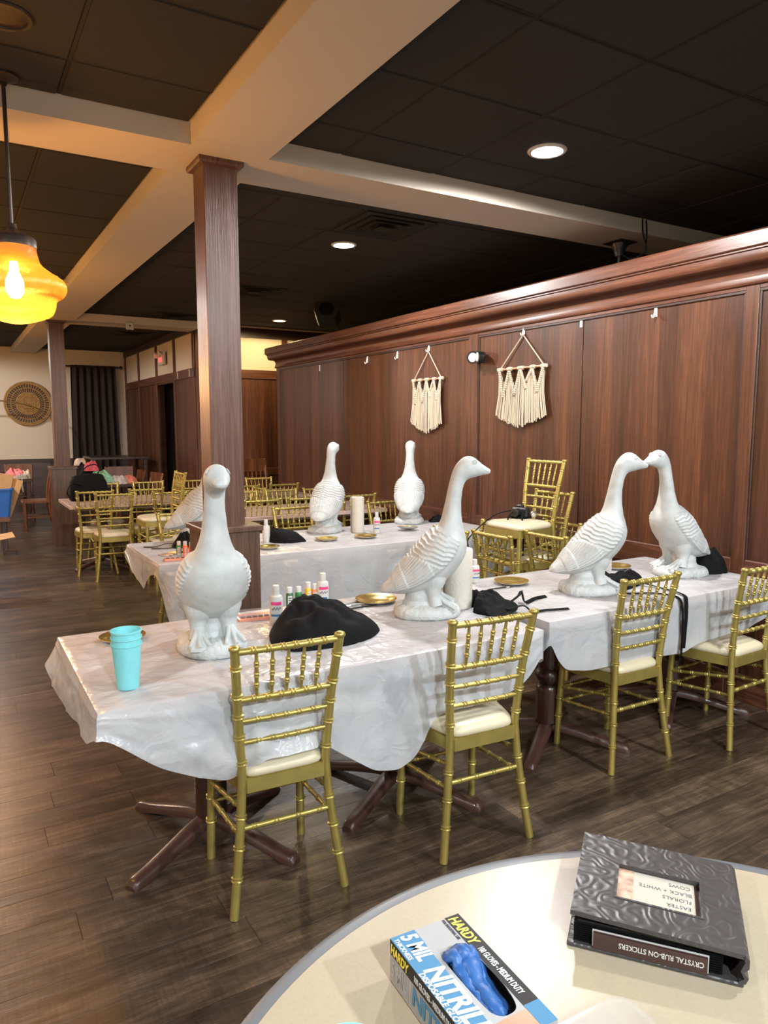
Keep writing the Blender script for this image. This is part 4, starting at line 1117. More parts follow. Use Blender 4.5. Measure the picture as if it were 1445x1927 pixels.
# ---- camera with straps on the topmost stacked chair
cz_ = .45 + .503
t = thing('black_camera', 'black camera with silver lens cap and long dangling strap on the stacked chair', 'camera', (3.44, 3.90, cz_), R(20))
MB().cbox(-.055, .055, -.065, .065, .002, .014, c=.005).build('pouch', M['black'], t, 0)
MB().cbox(-.030, .030, -.065, .060, .0145, .075, c=.010).build('camera_body', M['blackplastic'], t, 0)
MB().cbox(-.020, .020, -.025, .025, .075, .095, c=.008).build('viewfinder', M['blackplastic'], t, 0)
MB().lathe([(0, 0), (.028, 0), (.028, .05), (.024, .052), (0, .052)], 20, Matrix.Translation((-.030, 0, .042)) @ Matrix.Rotation(-PI / 2, 4, 'Y')).build('lens', M['blackplastic'], t)
MB().lathe([(0, 0), (.022, 0), (.026, .012), (.02, .03), (0, .034)], 14, Matrix.Translation((.02, -.085, .02)) @ Matrix.Rotation(.7, 4, 'X')).build('silver_cap', M['silver'], t)
for pts in ([(-.03, .05, .05), (-.10, .08, .045), (-.16, .12, .02), (-.24, .18, -.05), (-.36, .20, -.13), (-.48, .12, -.17)], [(-.02, -.05, .05), (-.08, -.06, .035), (-.13, -.09, -.02), (-.17, -.12, -.14), (-.18, -.13, -.28), (-.15, -.16, -.36), (-.10, -.19, -.33)], [(-.03, .03, .04), (-.09, .02, .04), (-.14, .02, .0), (-.18, .04, -.12)]):
    c_, _ = catmull(pts, 40); MB().tube([tuple(q) for q in c_], .006, 6, flat=.6).build('strap', M['black'], t)

# ================================================================== CREAM ROUND TABLE IN FRONT
RX, RY, RR, RZ = .733, .351, .722, .742
t = thing('round_table', 'cream round table with grey vinyl edge at the bottom of the photo', 'table', (RX, RY, 0))
MB().lathe([(0, RZ - .03), (RR - .030, RZ - .03), (RR - .030, RZ), (0, RZ)], 128).build('tabletop', M['laminate'], t, 30)
MB().lathe([(RR - .0298, RZ - .032), (RR - .006, RZ - .030), (RR, RZ - .022), (RR, RZ - .010), (RR - .006, RZ - .0015), (RR - .016, RZ + .0005), (RR - .0298, RZ + .0002)], 128, cap=False).build('edge_band', M['greyedge'], t, 60)
pedestal(t, 0, 0, .4, RZ - .03)

# ---- stickers album
bt = thing('sticker_album', 'dark embossed album with a handwritten card in its cover window, on the cream table', 'album', (1.013, .777, RZ + .001), R(-51.4))
hw, hd = .131, .124
MB().cbox(-hw - .004, hw, -hd, hd, 0, .006, c=.0018).build('back_cover', M['leather'], bt, 0)
topM = Matrix.Translation((hw, 0, .046)) @ Matrix.Rotation(R(2.2), 4, 'Y') @ Matrix.Translation((-hw, 0, 0))
tc_ = MB()
wx0, wx1, wy0, wy1 = -.062, .072, -.058, .040
for a in ((-hw, wx0, -hd, hd), (wx1, hw, -hd, hd), (wx0, wx1, -hd, wy0), (wx0, wx1, wy1, hd)): tc_.box(a[0], a[1], a[2], a[3], 0, .008, topM)
tc_.build('front_cover', M['leather'], bt, 0)
MB().box(wx0 - .004, wx1 + .004, wy0 - .004, wy1 + .004, -.0012, .0, topM).build('window_board', M['darkwood'], bt, 0)
MB().box(wx0 + .026, wx1 - .008, wy0 + .002, wy1 - .001, .0002, .0010, topM).build('card', pmat('card_paper', (.45, .42, .35), .7), bt, 0)
MB().box(wx0, wx0 + .026, wy0, wy1, .0001, .0008, topM).build('picture_edge', pmat('picture_edge', (.62, .38, .27), .5, var=.5, vscale=60), bt, 0)
for k, (a0, a1, c0, c1) in enumerate(((wx0 - .004, wx1 + .004, wy0 - .004, wy0), (wx0 - .004, wx1 + .004, wy1, wy1 + .004), (wx0 - .004, wx0, wy0, wy1), (wx1, wx1 + .004, wy0, wy1))):
    MB().box(a0, a1, c0, c1, .0079, .0094, topM).build('window_frame', M['leather'], bt, 0)
for k, (s, yy, xx) in enumerate((('EASTER', -.029, .058), ('FLORALS', -.010, .059), ('BLACK + WHITE', .009, .060), ('COWS', .028, .058))):
    text('handwriting', s, .0135, M['ink'], bt, topM @ Matrix.Translation((xx, yy, .0012)) @ Matrix.Rotation(PI, 4, 'Z'), bold=-.0002, sx=.88)
MB().box(-hw + .012, hw - .03, -hd + .010, hd - .008, .0062, .044).build('pages', M['blackplastic'], bt, 0)
for k in range(9): MB().box(-hw + .006, hw - .03, -hd + .006, hd - .006, .009 + k * .0038, .0096 + k * .0038).build('page', M['black'], bt, 0)
pts = [(hw - .008, .004), (hw + .002, .006), (hw + .006, .016), (hw - .002, .024), (hw + .006, .032), (hw + .006, .046), (hw, .053), (hw - .004, .050), (hw, .042), (hw - .006, .026), (hw, .014), (hw - .008, .008)]
MB().prism(pts, -hd, hd, Matrix.Rotation(PI / 2, 4, 'X')).build('spine', M['leather'], bt, 25)
sp = Matrix.Translation((0, -hd + .0095, 0))
MB().box(-hw + .038, hw - .052, -hd - .001, -hd + .004, .0065, .034).build('spine_label', pmat('spine_label', (.045, .018, .018), .25, coat=.6), bt, 0)
MB().box(-hw + .036, hw - .050, -hd + .004, -hd + .007, .0063, .0355).build('label_border', M['labelwhite'], bt, 0)
text('lettering', 'CRYSTAL RUB-ON STICKERS', .0125, M['labelwhite'], bt, Matrix.Translation((hw - .057, -hd - .0013, .0255)) @ Matrix.Rotation(PI, 4, 'Y') @ Matrix.Rotation(PI / 2, 4, 'X'), bold=.0002, sx=.80)

# ---- box of gloves
gx = thing('glove_box', 'open cardboard box of blue gloves with bold lettering on the cream table', 'box', (.602, .885, RZ + .001), R(-93))
GL_, GW_, GH = .240, .125, .070
M['boxsilver'] = pmat('box_silver', (.36, .36, .365), .5, spec=.3); M['boxblue'] = pmat('box_blue', (.055, .20, .36), .5, spec=.3); M['boxblack'] = pmat('box_black', (.012, .012, .013), .5, spec=.3)
M['boxyellow'] = pmat('box_yellow', (.80, .66, .05), .4); M['boxwhite'] = pmat('box_white', (.55, .56, .57), .3); M['boxgrey'] = pmat('box_grey', (.30, .30, .31), .3)
M['boxphoto'] = pmat('box_photo', (.42, .14, .05), .3); M['nitrile'] = pmat('blue_nitrile', (.025, .105, .32), .42, bump=.15, bscale=90)
hole = [(.060, .012), (.075, .030), (.110, .036), (.160, .036), (.195, .028), (.203, .012), (.198, -.004), (.175, -.012), (.085, -.014), (.066, -.006)]
hole = [(x, y) for x, y in hole]
# top face with the opening: ring of quads between rectangle and hole
hp, _ = catmull(np.array(hole + hole[:1]), 65); hp = hp[:-1]
cx_, cy_ = .13, .012
ang = np.arctan2(hp[:, 1] - cy_, hp[:, 0] - cx_)
def rectpt(a):
    dx, dy = math.cos(a), math.sin(a); k = min(((GL_ - cx_) if dx > 0 else cx_) / max(abs(dx), 1e-9), ((GW_ / 2 - cy_) if dy > 0 else (GW_ / 2 + cy_)) / max(abs(dy), 1e-9))
    return (cx_ + dx * k, cy_ + dy * k)
rp = [rectpt(a) for a in ang]
for cx0, cy0 in ((0, -GW_ / 2), (GL_, -GW_ / 2), (GL_, GW_ / 2), (0, GW_ / 2)):
    i = min(range(len(rp)), key=lambda k: (rp[k][0] - cx0) ** 2 + (rp[k][1] - cy0) ** 2); rp[i] = (cx0, cy0)
vs = [(x, y, GH) for x, y in hp] + [(x, y, GH) for x, y in rp] + [(x, y, GH - .0012) for x, y in hp]
n_ = len(hp); fs = []
for i in range(n_):
    j = (i + 1) % n_; fs.append((i, n_ + i, n_ + j, j)); fs.append((i, j, 2 * n_ + j, 2 * n_ + i))
MB().add(vs, fs).build('top_panel', M['boxsilver'], gx, 0)
e_ = .0012; b = MB()
b.box(0, GL_, -GW_ / 2, -GW_ / 2 + e_, 0, GH - .0002).box(0, GL_, GW_ / 2 - e_, GW_ / 2, 0, GH - .0002).box(0, e_, -GW_ / 2 + e_, GW_ / 2 - e_, 0, GH - .0002).box(GL_ - e_, GL_, -GW_ / 2 + e_, GW_ / 2 - e_, 0, GH - .0002).box(0, GL_, -GW_ / 2, GW_ / 2, 0, .001)
b.build('carton', M['boxsilver'], gx, 0)
def flat(name, x0, x1, y0, y1, z, mat): MB().box(x0, x1, y0, y1, z, z + .0003).build(name, mat, gx, 0)
T0 = GH + .0001
flat('black_band', 0, .200, GW_ / 2 - .026, GW_ / 2, T0, M['boxblack'])
def poly_top(name, pts, z, mat): MB().prism(pts, z, z + .0003).build(name, mat, gx, 0)
poly_top('blue_band', [(0, -GW_ / 2), (GL_, -GW_ / 2), (GL_, -.030), (.215, -.022), (.055, -.022), (.03, -.020), (0, -.020)], T0, M['boxblue'])
poly_top('picture', [(.208, -.022), (GL_, -.022), (GL_, GW_ / 2 - .026), (.206, GW_ / 2 - .026), (.2055, .020)], T0, M['boxphoto'])
poly_top('blue_corner', [(.2002, GW_ / 2 - .026), (GL_, GW_ / 2 - .026), (GL_, GW_ / 2), (.2002, GW_ / 2)], T0 + .0003, M['boxblue'])
T1 = T0 + .0006
tm = lambda x, y, z=T1: Matrix.Translation((x, y, z))
text('lettering', 'HARDY', .024, M['boxyellow'], gx, tm(.004, GW_ / 2 - .0225), bold=.0006, shear=.15, sx=.80)
text('lettering', '100 GLOVES - MEDIUM DUTY', .0140, M['boxwhite'], gx, tm(.080, GW_ / 2 - .0185), bold=.0003, sx=.56)
text('lettering', 'FOR INDUSTRIAL USE', .0062, M['ink'], gx, tm(.003, GW_ / 2 - .0335), bold=.0002, sx=.8)
for k, s in enumerate(('Textured Finger Tips - Powder Free - Superior Protection', 'Protects against oils, grease and chemicals', 'More puncture resistant than latex', 'Ambidextrous fit, contains no latex')):
    pass
text('lettering', '5 MIL', .036, M['boxwhite'], gx, tm(.004, -.0475), bold=.0014, shear=.2, sx=.72)
text('lettering', 'THICKNESS', .0105, M['boxwhite'], gx, tm(.006, -.0600), bold=.0003, shear=.15, sx=.9)
text('lettering', 'NITRILE', .044, M['boxwhite'], gx, tm(.080, -.0510), bold=.0016, shear=.2, sx=.86)
text('lettering', 'DISPOSABLE GLOVES', .0125, M['boxwhite'], gx, tm(.084, -.0620), bold=.0004, shear=.15, sx=1.0)
# long side facing the viewer's left
def side(name, x0, x1, z0, z1, mat, o=.0004): MB().box(x0, x1, -GW_ / 2 - o, -GW_ / 2 - o + .0003, z0, z1).build(name, mat, gx, 0)
side('side_black_band', 0, GL_, GH - .024, GH - .0003, M['boxblack']); side('side_grey_band', 0, GL_, .004, GH - .024, M['boxgrey'])
side('side_divider', .062, .0632, .006, GH - .027, M['boxwhite'], .0008)
sm2 = lambda x, z: Matrix.Translation((x, -GW_ / 2 - .0011, z)) @ Matrix.Rotation(PI / 2, 4, 'X')
text('lettering', 'HARDY', .022, M['boxyellow'], gx, sm2(.003, GH - .020), bold=.0006, shear=.15, sx=.72)
text('lettering', '100 GLOVES - MEDIUM DUTY', .0135, M['boxwhite'], gx, sm2(.074, GH - .017), bold=.0004, sx=.62)
text('lettering', '5 MIL', .036, M['boxsilver'], gx, sm2(.004, .014), bold=.0010, shear=.1, sx=.58)
text('lettering', 'NITRILE', .040, M['boxblue'], gx, sm2(.068, .014), bold=.0012, shear=.1, sx=.95)
# gloves inside the opening
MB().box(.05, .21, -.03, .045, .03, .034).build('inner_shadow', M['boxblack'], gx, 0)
G1 = [(.065, .000, GH - .012), (.085, .012, GH + .010), (.10, .018, GH - .002), (.13, .012, GH - .012), (.17, .010, GH - .018), (.20, .012, GH - .024)]
gl = MB()
for k, (dy, r0, dz) in enumerate(((-.006, .012, 0), (.006, .012, .004), (.018, .011, -.004), (.000, .013, -.012), (.024, .010, -.014))):
    c_, _ = catmull([(x, y * .5 + dy, zz + dz) for x, y, zz in G1], 26)
    gl.tube([tuple(q) for q in c_], list(r0 * (.7 + .45 * np.sin(np.linspace(.3, 3.0, 26)) + .18 * np.sin(np.linspace(0, 17 + k, 26)))), 12, flat=.7)
gv = np.array(gl.v); gv[:, 2] += (np.abs(vnoise(gv[:, 0] * 95, gv[:, 1] * 95, 12) - .5) - .2) * .012; gv[:, 1] += (vnoise(gv[:, 0] * 120, gv[:, 2] * 120, 13) - .5) * .006
gl.v = [tuple(q) for q in gv]
gl.build('gloves', M['nitrile'], gx, 70)

# ---- clear container and cup at the very bottom
ct = thing('clear_container', 'clear plastic container with dark contents at the bottom edge of the cream table', 'container', (.690, .545, RZ + .001), R(-2))
def rbox(hx, hy, c, z):
    p = []
    for sx, sy, a0 in ((1, 1, 0), (-1, 1, 90), (-1, -1, 180), (1, -1, 270)):
        for k in range(6):
            a = R(a0 + k * 18); p.append((sx * (hx - c) + c * math.cos(a), sy * (hy - c) + c * math.sin(a), z))
    return p
rows = [rbox(.060, .078, .016, 0), rbox(.066, .084, .018, .004), rbox(.076, .094, .022, .055), rbox(.080, .098, .024, .056), rbox(.080, .098, .024, .060), rbox(.074, .092, .020, .0605)]
m = MB().grid(np.array(rows), True); m.f.append(tuple(range(23, -1, -1))); m.f.append(tuple(range(5 * 24, 6 * 24)))
m.build('tub', M['clear'], ct, 50)
MB().prism([(-.05, -.05), (.045, -.06), (.052, .05), (.04, .068), (.028, .06), (.02, .035), (-.02, .03), (-.05, .012)], .006, .046).build('contents', pmat('dark_contents', (.035, .045, .075), .5), ct, 0)
MB().lathe([(.028, .046), (.036, .046), (.036, .052), (.028, .052), (.028, .046)], 24, Matrix.Translation((.0, .0, .001)), cap=False).build('white_ring', M['whiteplastic'], ct)
stack_cup('turquoise cup on the cream table, only its rim at the bottom edge of the photo', .362, .69, RZ + .001, 0, 1, .045, .120)

# ================================================================== ON THE PARTITION
WX = PX - .002
def macrame(label, yc, half, zrod, zhook, zbot, seed):
    t = thing('macrame_hanging', label, 'wall hanging', (WX - .022, yc, zrod))
    MB().tube([(0, half + .012, 0), (0, -half - .012, 0)], .0085, 12).build('rod', M['copper'], t)
    c_ = [(0, half - .015, .009), (.010, 0, zhook - zrod - .03), (0, -half + .015, .009)]
    MB().tube(c_[:2], .0045, 6).build('hanging_cord', M['cord'], t); MB().tube(c_[1:], .0045, 6).build('hanging_cord', M['cord'], t)
    ws = [-half + .01, -half * .50, 0.02 * half, half * .52, half - .01]; wid = [.032, .026, .034, .028, .030]
    for y0, wd in zip(ws, wid):
        MB().lathe([(.010, -wd), (.015, -wd * .9), (.016, 0), (.015, wd * .9), (.010, wd)], 14, Matrix.Translation((0, y0, 0)) @ Matrix.Rotation(PI / 2, 4, 'X')).build('cord_wrap', M['cord'], t)
    rs = np.random.RandomState(seed); kn = MB()
    # braided bands running down from each wrap into the V points
    vees = [(-half * .52, -.24), (half * .30, -.20), (half * .78, -.26)]
    def band(y0, y1, z1):
        n = 13
        for k in range(n):
            f = k / (n - 1); y = y0 + (y1 - y0) * f; z = -.012 + (z1 + .012) * f
            for s in (-1, 1):
                kn.sphere((-.010 + .004 * s, y + s * .008, z - s * .004), .0112, 6, 4, (1, 1.2, .9))
    for y0, y1, z1 in ((ws[0], ws[0] + .5 * (ws[1] - ws[0]), -.19), (ws[1], ws[0] + .55 * (ws[1] - ws[0]), -.19), (ws[1], ws[1] + .45 * (ws[2] - ws[1]), -.10), (ws[2], ws[1] + .5 * (ws[2] - ws[1]), -.16), (ws[2], ws[2] + .5 * (ws[3] - ws[2]), -.21), (ws[3], ws[2] + .5 * (ws[3] - ws[2]), -.21), (ws[3], ws[3] + .6 * (ws[4] - ws[3]), -.22), (ws[4], ws[3] + .65 * (ws[4] - ws[3]), -.22)):
        band(y0, y1, z1)
    k_ = kn.build('knotted_bands', M['cord'], t, 80); k_['kind'] = 'stuff'
    fr = MB(); n = 74; L = zrod - zbot
    for i in range(n):
        y = -half + 2 * half * (i + .5) / n
        dist = min(abs(y - q) for q in ws)
        ztop = -.02 - 1.75 * min(dist, .075)
        zend = -(L - .19 * (abs(y) / half) ** 1.3 * L) + rs.uniform(-.02, .01)
        sw = rs.uniform(-.010, .010); x0 = rs.uniform(-.008, .006)
        sp = 1 + .10 * (1 if True else 0)
        fr.tube([(x0 - .004, y, ztop), (x0 - .006, y + sw * .5, (ztop + zend) / 2), (x0 - .008 + rs.uniform(-.006, .006), y * sp + sw, zend + .02), (x0 - .008, y * sp + sw, zend)], [.0042, .0044, .0046, .0062], 5)
    f_ = fr.build('fringe', M['cord'], t, 80); f_['kind'] = 'stuff'
macrame('left cream macrame hanging on the partition, smaller in view', 5.722, .235, 2.028, 2.316, 1.545, 1)
macrame('right cream macrame hanging on the partition, nearer the viewer', 4.415, .262, 2.048, 2.332, 1.600, 2)

def hook(label, y, z, kind):
    t = thing('wall_hook', label, 'hook', (WX, y, z))
    m_ = M['whiteplastic'] if kind != 'clear' else clearhook
    MB().cbox(-.008, 0, -.012, .012, -.035, .035, c=.003).build('backing', m_, t, 0)
    if kind != 'strip':
        c_, _ = catmull([(-.008, 0, .015), (-.014, 0, -.01), (-.022, 0, -.038), (-.034, 0, -.040), (-.040, 0, -.024)], 14)
        MB().tube([tuple(q) for q in c_], .005, 8).build('prong', m_, t)
clearhook = pmat('clear_hook', (.62, .58, .55), .15)
hook('small clear hook, first from the far end of the partition', 8.06, 2.29, 'strip')
hook('clear hook on the partition, second from its far end', 6.89, 2.30, 'clear')
hook('white plastic hook left of the left macrame', 6.28, 2.30, 'white')
hook('clear hook holding the left macrame', 5.722, 2.325, 'clear')
hook('clear hook holding the right macrame', 4.415, 2.338, 'clear')
hook('white adhesive strip on the partition, right of the right macrame', 3.815, 2.325, 'strip')
hook('clear hook on the partition nearest the right edge', 3.18, 2.318, 'clear')
for y in (11.50, 10.86):
    t = thing('wall_hook', 'white adhesive strip on the sign wall, %s' % ('right beside the doorway' if y > 11 else 'next to the near column'), 'hook', (AX - .036, y, 2.375))
    MB().cbox(-.008, 0, -.014, .014, -.05, .05, c=.003).build('backing', M['whiteplastic'], t, 0)

t = thing('emergency_light', 'twin-head emergency light on the partition between the two macrame hangings', 'emergency light', (PX - .018, 4.905, 2.165))
MB().cbox(-.035, 0, -.045, .045, -.045, .045, c=.01).build('mount', M['blackplastic'], t, 0)
M['lens'] = pmat('faceted_lens', (.72, .70, .66), .15, bump=1.0, bscale=150)
for yy, a in ((.050, .5), (-.045, -.35)):
    Mx = Matrix.Translation((-.05, yy, 0)) @ Matrix.Rotation(-PI / 2, 4, 'Y') @ Matrix.Rotation(a, 4, 'X')
    MB().lathe([(.02, -.03), (.045, -.01), (.052, .03), (.054, .038), (.046, .038)], 20, Mx).build('lamp_head', M['blackplastic'], t)
    MB().lathe([(.046, .034), (.03, .042), (0, .045)], 20, Mx).build('lamp_lens', M['lens'], t)

# ---- things on and under the ceiling
t = thing('ceiling_speaker', 'black loudspeaker hanging under the ceiling beyond the partition top', 'speaker', (3.95, 7.95, 2.99), R(-35))
MB().tube([(0, 0, .07), (0, 0, .0)], .012, 8).build('bracket', M['blackplastic'], t)
MB().prism([(-.11, -.10), (.11, -.10), (.15, .0), (.13, .10), (-.13, .10), (-.15, 0)], -.11, .11, Matrix.Translation((0, 0, -.08)) @ Matrix.Rotation(R(65), 4, 'X')).build('cabinet', pmat('speaker_black', (.018, .016, .016), .6), t, 20)
MB().lathe([(0, .112), (.085, .112), (.09, .118), (.0, .122)], 24, Matrix.Translation((0, 0, -.08)) @ Matrix.Rotation(R(65), 4, 'X')).build('grille', M['black'], t)

t = thing('motion_sensor', 'small white sensor box on an arm at the left beam, right of the pendant', 'sensor', (1.098, 8.05, 3.02))
MB().tube([(0, 0, 0), (-.05, -.01, -.02), (-.09, -.03, -.01)], .006, 6).build('arm', M['whiteplastic'], t)
MB().cbox(-.16, -.08, -.09, -.03, -.05, .05, c=.01).build('housing', M['whiteplastic'], t, 0)
MB().lathe([(0, 0), (.010, 0), (.008, .006), (0, .008)], 12, Matrix.Translation((-.12, -.091, 0)) @ Matrix.Rotation(PI / 2, 4, 'X')).build('eye', M['blackplastic'], t)
t = thing('motion_sensor', 'small white square sensor on the short cross beam by the far column', 'sensor', (2.185, 10.388, 2.935))
MB().cbox(-.05, .05, -.03, 0, -.05, .05, c=.01).build('housing', M['whiteplastic'], t, 0)
MB().lathe([(0, 0), (.012, 0), (.009, .008), (0, .010)], 12, Matrix.Translation((0, -.030, 0)) @ Matrix.Rotation(PI / 2, 4, 'X')).build('eye', M['blackplastic'], t)
MB().tube([(.05, -.012, .02), (.12, -.008, .05), (.20, -.006, .09)], .005, 6).build('cable', M['whiteplastic'], t)

t = thing('ceiling_mount', 'dark mounting plate with drooping cable on the beam above the partition', 'bracket', (4.40, 3.95, 2.959))
MB().cbox(-.09, .09, -.09, .09, -.006, 0, c=.002).build('plate', M['gridbar'], t, 0)
MB().lathe([(0, -.10), (.03, -.10), (.045, -.05), (.06, -.02), (.06, -.006)], 14).build('cup', M['blackplastic'], t)
MB().tube([(0, 0, -.09), (0, 0, -.32)], .012, 8).build('pole', M['blackplastic'], t)
for k in (-1, 1):
    c_, _ = catmull([(-.05 + .02 * k, -.262, .098), (-.05 + .02 * k, -.272, .0), (-.03, -.26 + .01 * k, -.12), (-.01, -.12, -.14), (0, -.03, -.09)], 24)
    MB().tube([tuple(q) for q in c_], .005, 6).build('cable', M['black'], t)

t = thing('exit_sign', 'lit red exit sign with emergency lamps high on the sign wall', 'sign', (AX - .026, 12.40, 2.70))
MB().cbox(-.045, 0, -.17, .17, -.10, .10, c=.008).build('housing', M['whiteplastic'], t, 0)
M['exitred'] = emat('exit_red', (1, .06, .05), 1.6)
text('lettering', 'EXIT', .15, M['exitred'], t, Matrix.Translation((-.0458, .13, -.055)) @ Matrix.Rotation(-PI / 2, 4, 'Z') @ Matrix.Rotation(PI / 2, 4, 'X'), bold=.003, sx=.78)
for yy in (.19, -.11):
    MB().lathe([(.02, 0), (.05, .01), (.055, .05), (.045, .055), (0, .06)], 16, Matrix.Translation((-.05, yy, .06)) @ Matrix.Rotation(-PI / 2, 4, 'Y')).build('lamp_head', M['lens'], t)

t = thing('wall_louver', 'pale louvered grille on the end wall just above the partition top', 'vent', (6.4, BY - .041, 2.80))
MB().cbox(-.25, .25, -.02, 0, -.12, .12, c=.004).build('frame', pmat('louver_grey', (.30, .28, .26), .6), t, 0)
for k in range(5): MB().box(-.22, .22, -.026, -.02, -.09 + k * .042, -.07 + k * .042).build('slat', M['dark'], t, 0)

# ================================================================== FAR END OF THE ROOM
YF = 15.5
# curtain on a rod
t = thing('curtain_rod', 'black curtain rod with finials on the far wall', 'curtain rod', (0, YF - .10, 2.745))
MB().tube([(1.75, 0, 0), (3.02, 0, 0)], .016, 10).build('pole', M['bronze'], t)
MB().sphere((3.04, 0, 0), .035, 12, 8).build('finial', M['bronze'], t)
for xx in (1.8, 2.97): MB().tube([(xx, 0, 0), (xx, .10, 0)], .010, 8).build('bracket', M['bronze'], t)
rows = []
for z in np.linspace(2.77, .10, 26):
    f = (2.77 - z) / 2.67
    u = np.linspace(0, 1, 121); x = 2.10 + (.83 + .10 * f) * u - .04 * f
    y = YF - .10 + .045 * np.sin(u * 2 * PI * 6.5 + .5 * np.sin(f * 3)) * (.55 + .45 * f)
    rows.append(np.c_[x, y, np.full(121, z)])
t = thing('curtain', 'dark brown pleated curtain hanging on the far wall', 'curtain', (0, 0, 0))
c_ = MB().grid(np.array(rows)).build('panel', M['curtain'], t, 80); so = c_.modifiers.new('thick', 'SOLIDIFY'); so.thickness = .006

# woven wall disc
t = thing('rattan_disc', 'round woven rattan tray hung on the far wall left of the far column', 'wall decor', (1.335, YF - .03, 2.015))
Mx = Matrix.Rotation(PI / 2, 4, 'X')
MB().lathe([(0, 0), (.40, 0), (.40, .008), (0, .010)], 48, Mx).build('backing', M['darktrim'], t)
cm = MB()
for k in range(7): cm.torus((0, 0, .018), .02 + .030 * k, .017, 40, 6, Mx)
cm.build('center_coil', M['rattan'], t)
sp_ = MB()
for k in range(46):
    a = 2 * PI * k / 46
    sp_.tube([Mx @ Vector((.215 * math.cos(a), .215 * math.sin(a), .018)), Mx @ Vector((.385 * math.cos(a), .385 * math.sin(a), .016))], [.007, .0095], 5)
o_ = sp_.build('spokes', M['rattan'], t); o_['kind'] = 'stuff'
rm = MB()
for k in range(2): rm.torus((0, 0, .016), .375 + .028 * k, .016, 56, 6, Mx)
rm.torus((0, 0, .020), .295, .010, 56, 6, Mx)
rm.build('rim', M['rattan'], t)

# brass arch stand
t = thing('brass_arch', 'thin brass arch standing before the far wall', 'arch', (.62, 14.95, 0))
pts, _ = catmull([(-1.30, 0, 0), (-1.28, 0, 1.0), (-1.05, 0, 1.62), (-.6, 0, 1.95), (-.2, 0, 2.05), (.18, 0, 2.05), (.48, 0, 2.01), (.80, 0, 1.92), (1.00, 0, 1.78), (1.10, 0, 1.5), (1.12, 0, .8), (1.12, 0, 0)], 80)
MB().tube([tuple(q) for q in pts], .013, 8).build('hoop', M['brass'], t)
for xx in (-1.30, 1.12): MB().lathe([(0, 0), (.10, 0), (.10, .012), (0, .016)], 20, Matrix.Translation((xx, 0, 0))).build('foot', M['brass'], t)

# dark tables
def plain_table(label, x0, x1, y0, y1, h, name='dark_table', group=None):
    cx, cy = (x0 + x1) / 2, (y0 + y1) / 2
    t = thing(name, label, 'table', (cx, cy, 0), 0, group); hx, hy = (x1 - x0) / 2, (y1 - y0) / 2
    MB().cbox(-hx, hx, -hy, hy, h - .035, h, c=.005).build('tabletop', M['darkwood'], t, 0)
    for sx in (-1, 1):
        for sy in (-1, 1): MB().cbox(sx * (hx - .06) - .03, sx * (hx - .06) + .03, sy * (hy - .06) - .03, sy * (hy - .06) + .03, 0, h - .035, c=.004).build('leg', M['darkwood'], t, 0)
    return t
plain_table('dark wood table piled with clothes behind the black bag', 1.50, 2.42, 10.90, 11.75, .76)
plain_table('tall dark table standing before the brown curtain', 2.02, 2.98, 13.0, 13.8, 1.07)
plain_table('dark table with pink clothes at the far left, behind the blue bin', .62, 1.10, 12.75, 13.6, .755)

# brown wooden slat-back chairs
def wchair(label, bx, by, face, sc=1.0, group='brown wooden slat-back chairs', proto_=[None]):
    a = R(face - 90)
    loc = (bx - .20 * math.sin(a), by + .20 * math.cos(a), 0)
    if proto_[0] is not None:
        o = dup(proto_[0], label, loc, a, group); o.scale = (sc, sc, sc); return o
    t = thing('wooden_chair', label, 'chair', loc, a, group); proto_[0] = t; t.scale = (sc, sc, sc)
    for s in (-1, 1):
        c_, _ = catmull([(s * .20, -.25, 0), (s * .19, -.19, .25), (s * .185, -.17, .45), (s * .19, -.19, .70), (s * .20, -.25, .95)], 20)
        MB().tube([tuple(q) for q in c_], .020, 6).build('back_post', M['brownwood'], t, 30)
        MB().cbox(s * .18 - .018, s * .18 + .018, .15, .186, 0, .43, c=.004).build('front_leg', M['brownwood'], t, 0)
        MB().cbox(s * .18 - .01, s * .18 + .01, -.18, .16, .20, .225, c=.003).build('stretcher', M['brownwood'], t, 0)
    MB().cbox(-.215, .215, -.19, .21, .43, .465, c=.012).build('seat', M['brownwood'], t, 0)
    tp = [(-.20, .80), (.20, .80), (.205, .93), (.15, .955), (-.15, .955), (-.205, .93)]
    MB().prism(tp, -.012, .012, Matrix.Translation((0, -.225, 0)) @ Matrix.Rotation(PI / 2, 4, 'X')).build('crest_rail', M['brownwood'], t, 0)
    for k in range(5): MB().tube([(-.12 + .06 * k, -.172, .465), (-.12 + .06 * k, -.198, .64), (-.12 + .06 * k, -.224, .81)], .011, 6).build('slat', M['brownwood'], t)
    MB().cbox(-.19, .19, -.185, -.165, .27, .30, c=.003).build('stretcher', M['brownwood'], t, 0)
    return t
wchair('brown wooden chair in front of the end wall, just right of the near column', 3.80, 10.10, -80, 1.17)
wchair('brown wooden chair beside the clothes table, leftmost of the three behind the black bag', 2.30, 12.10, -95)
wchair('brown wooden chair beside the clothes table, middle of the three behind the black bag', 2.50, 11.58, 182, .97)
wchair('brown wooden chair right of the clothes table, rightmost of the three', 2.62, 11.10, 190, .95)
wchair('orange-brown wooden chair in side view left of the far column base', 1.30, 12.35, 178)
wchair('brown wooden chair with its slat back toward the viewer at the far left table', .98, 13.70, -95)

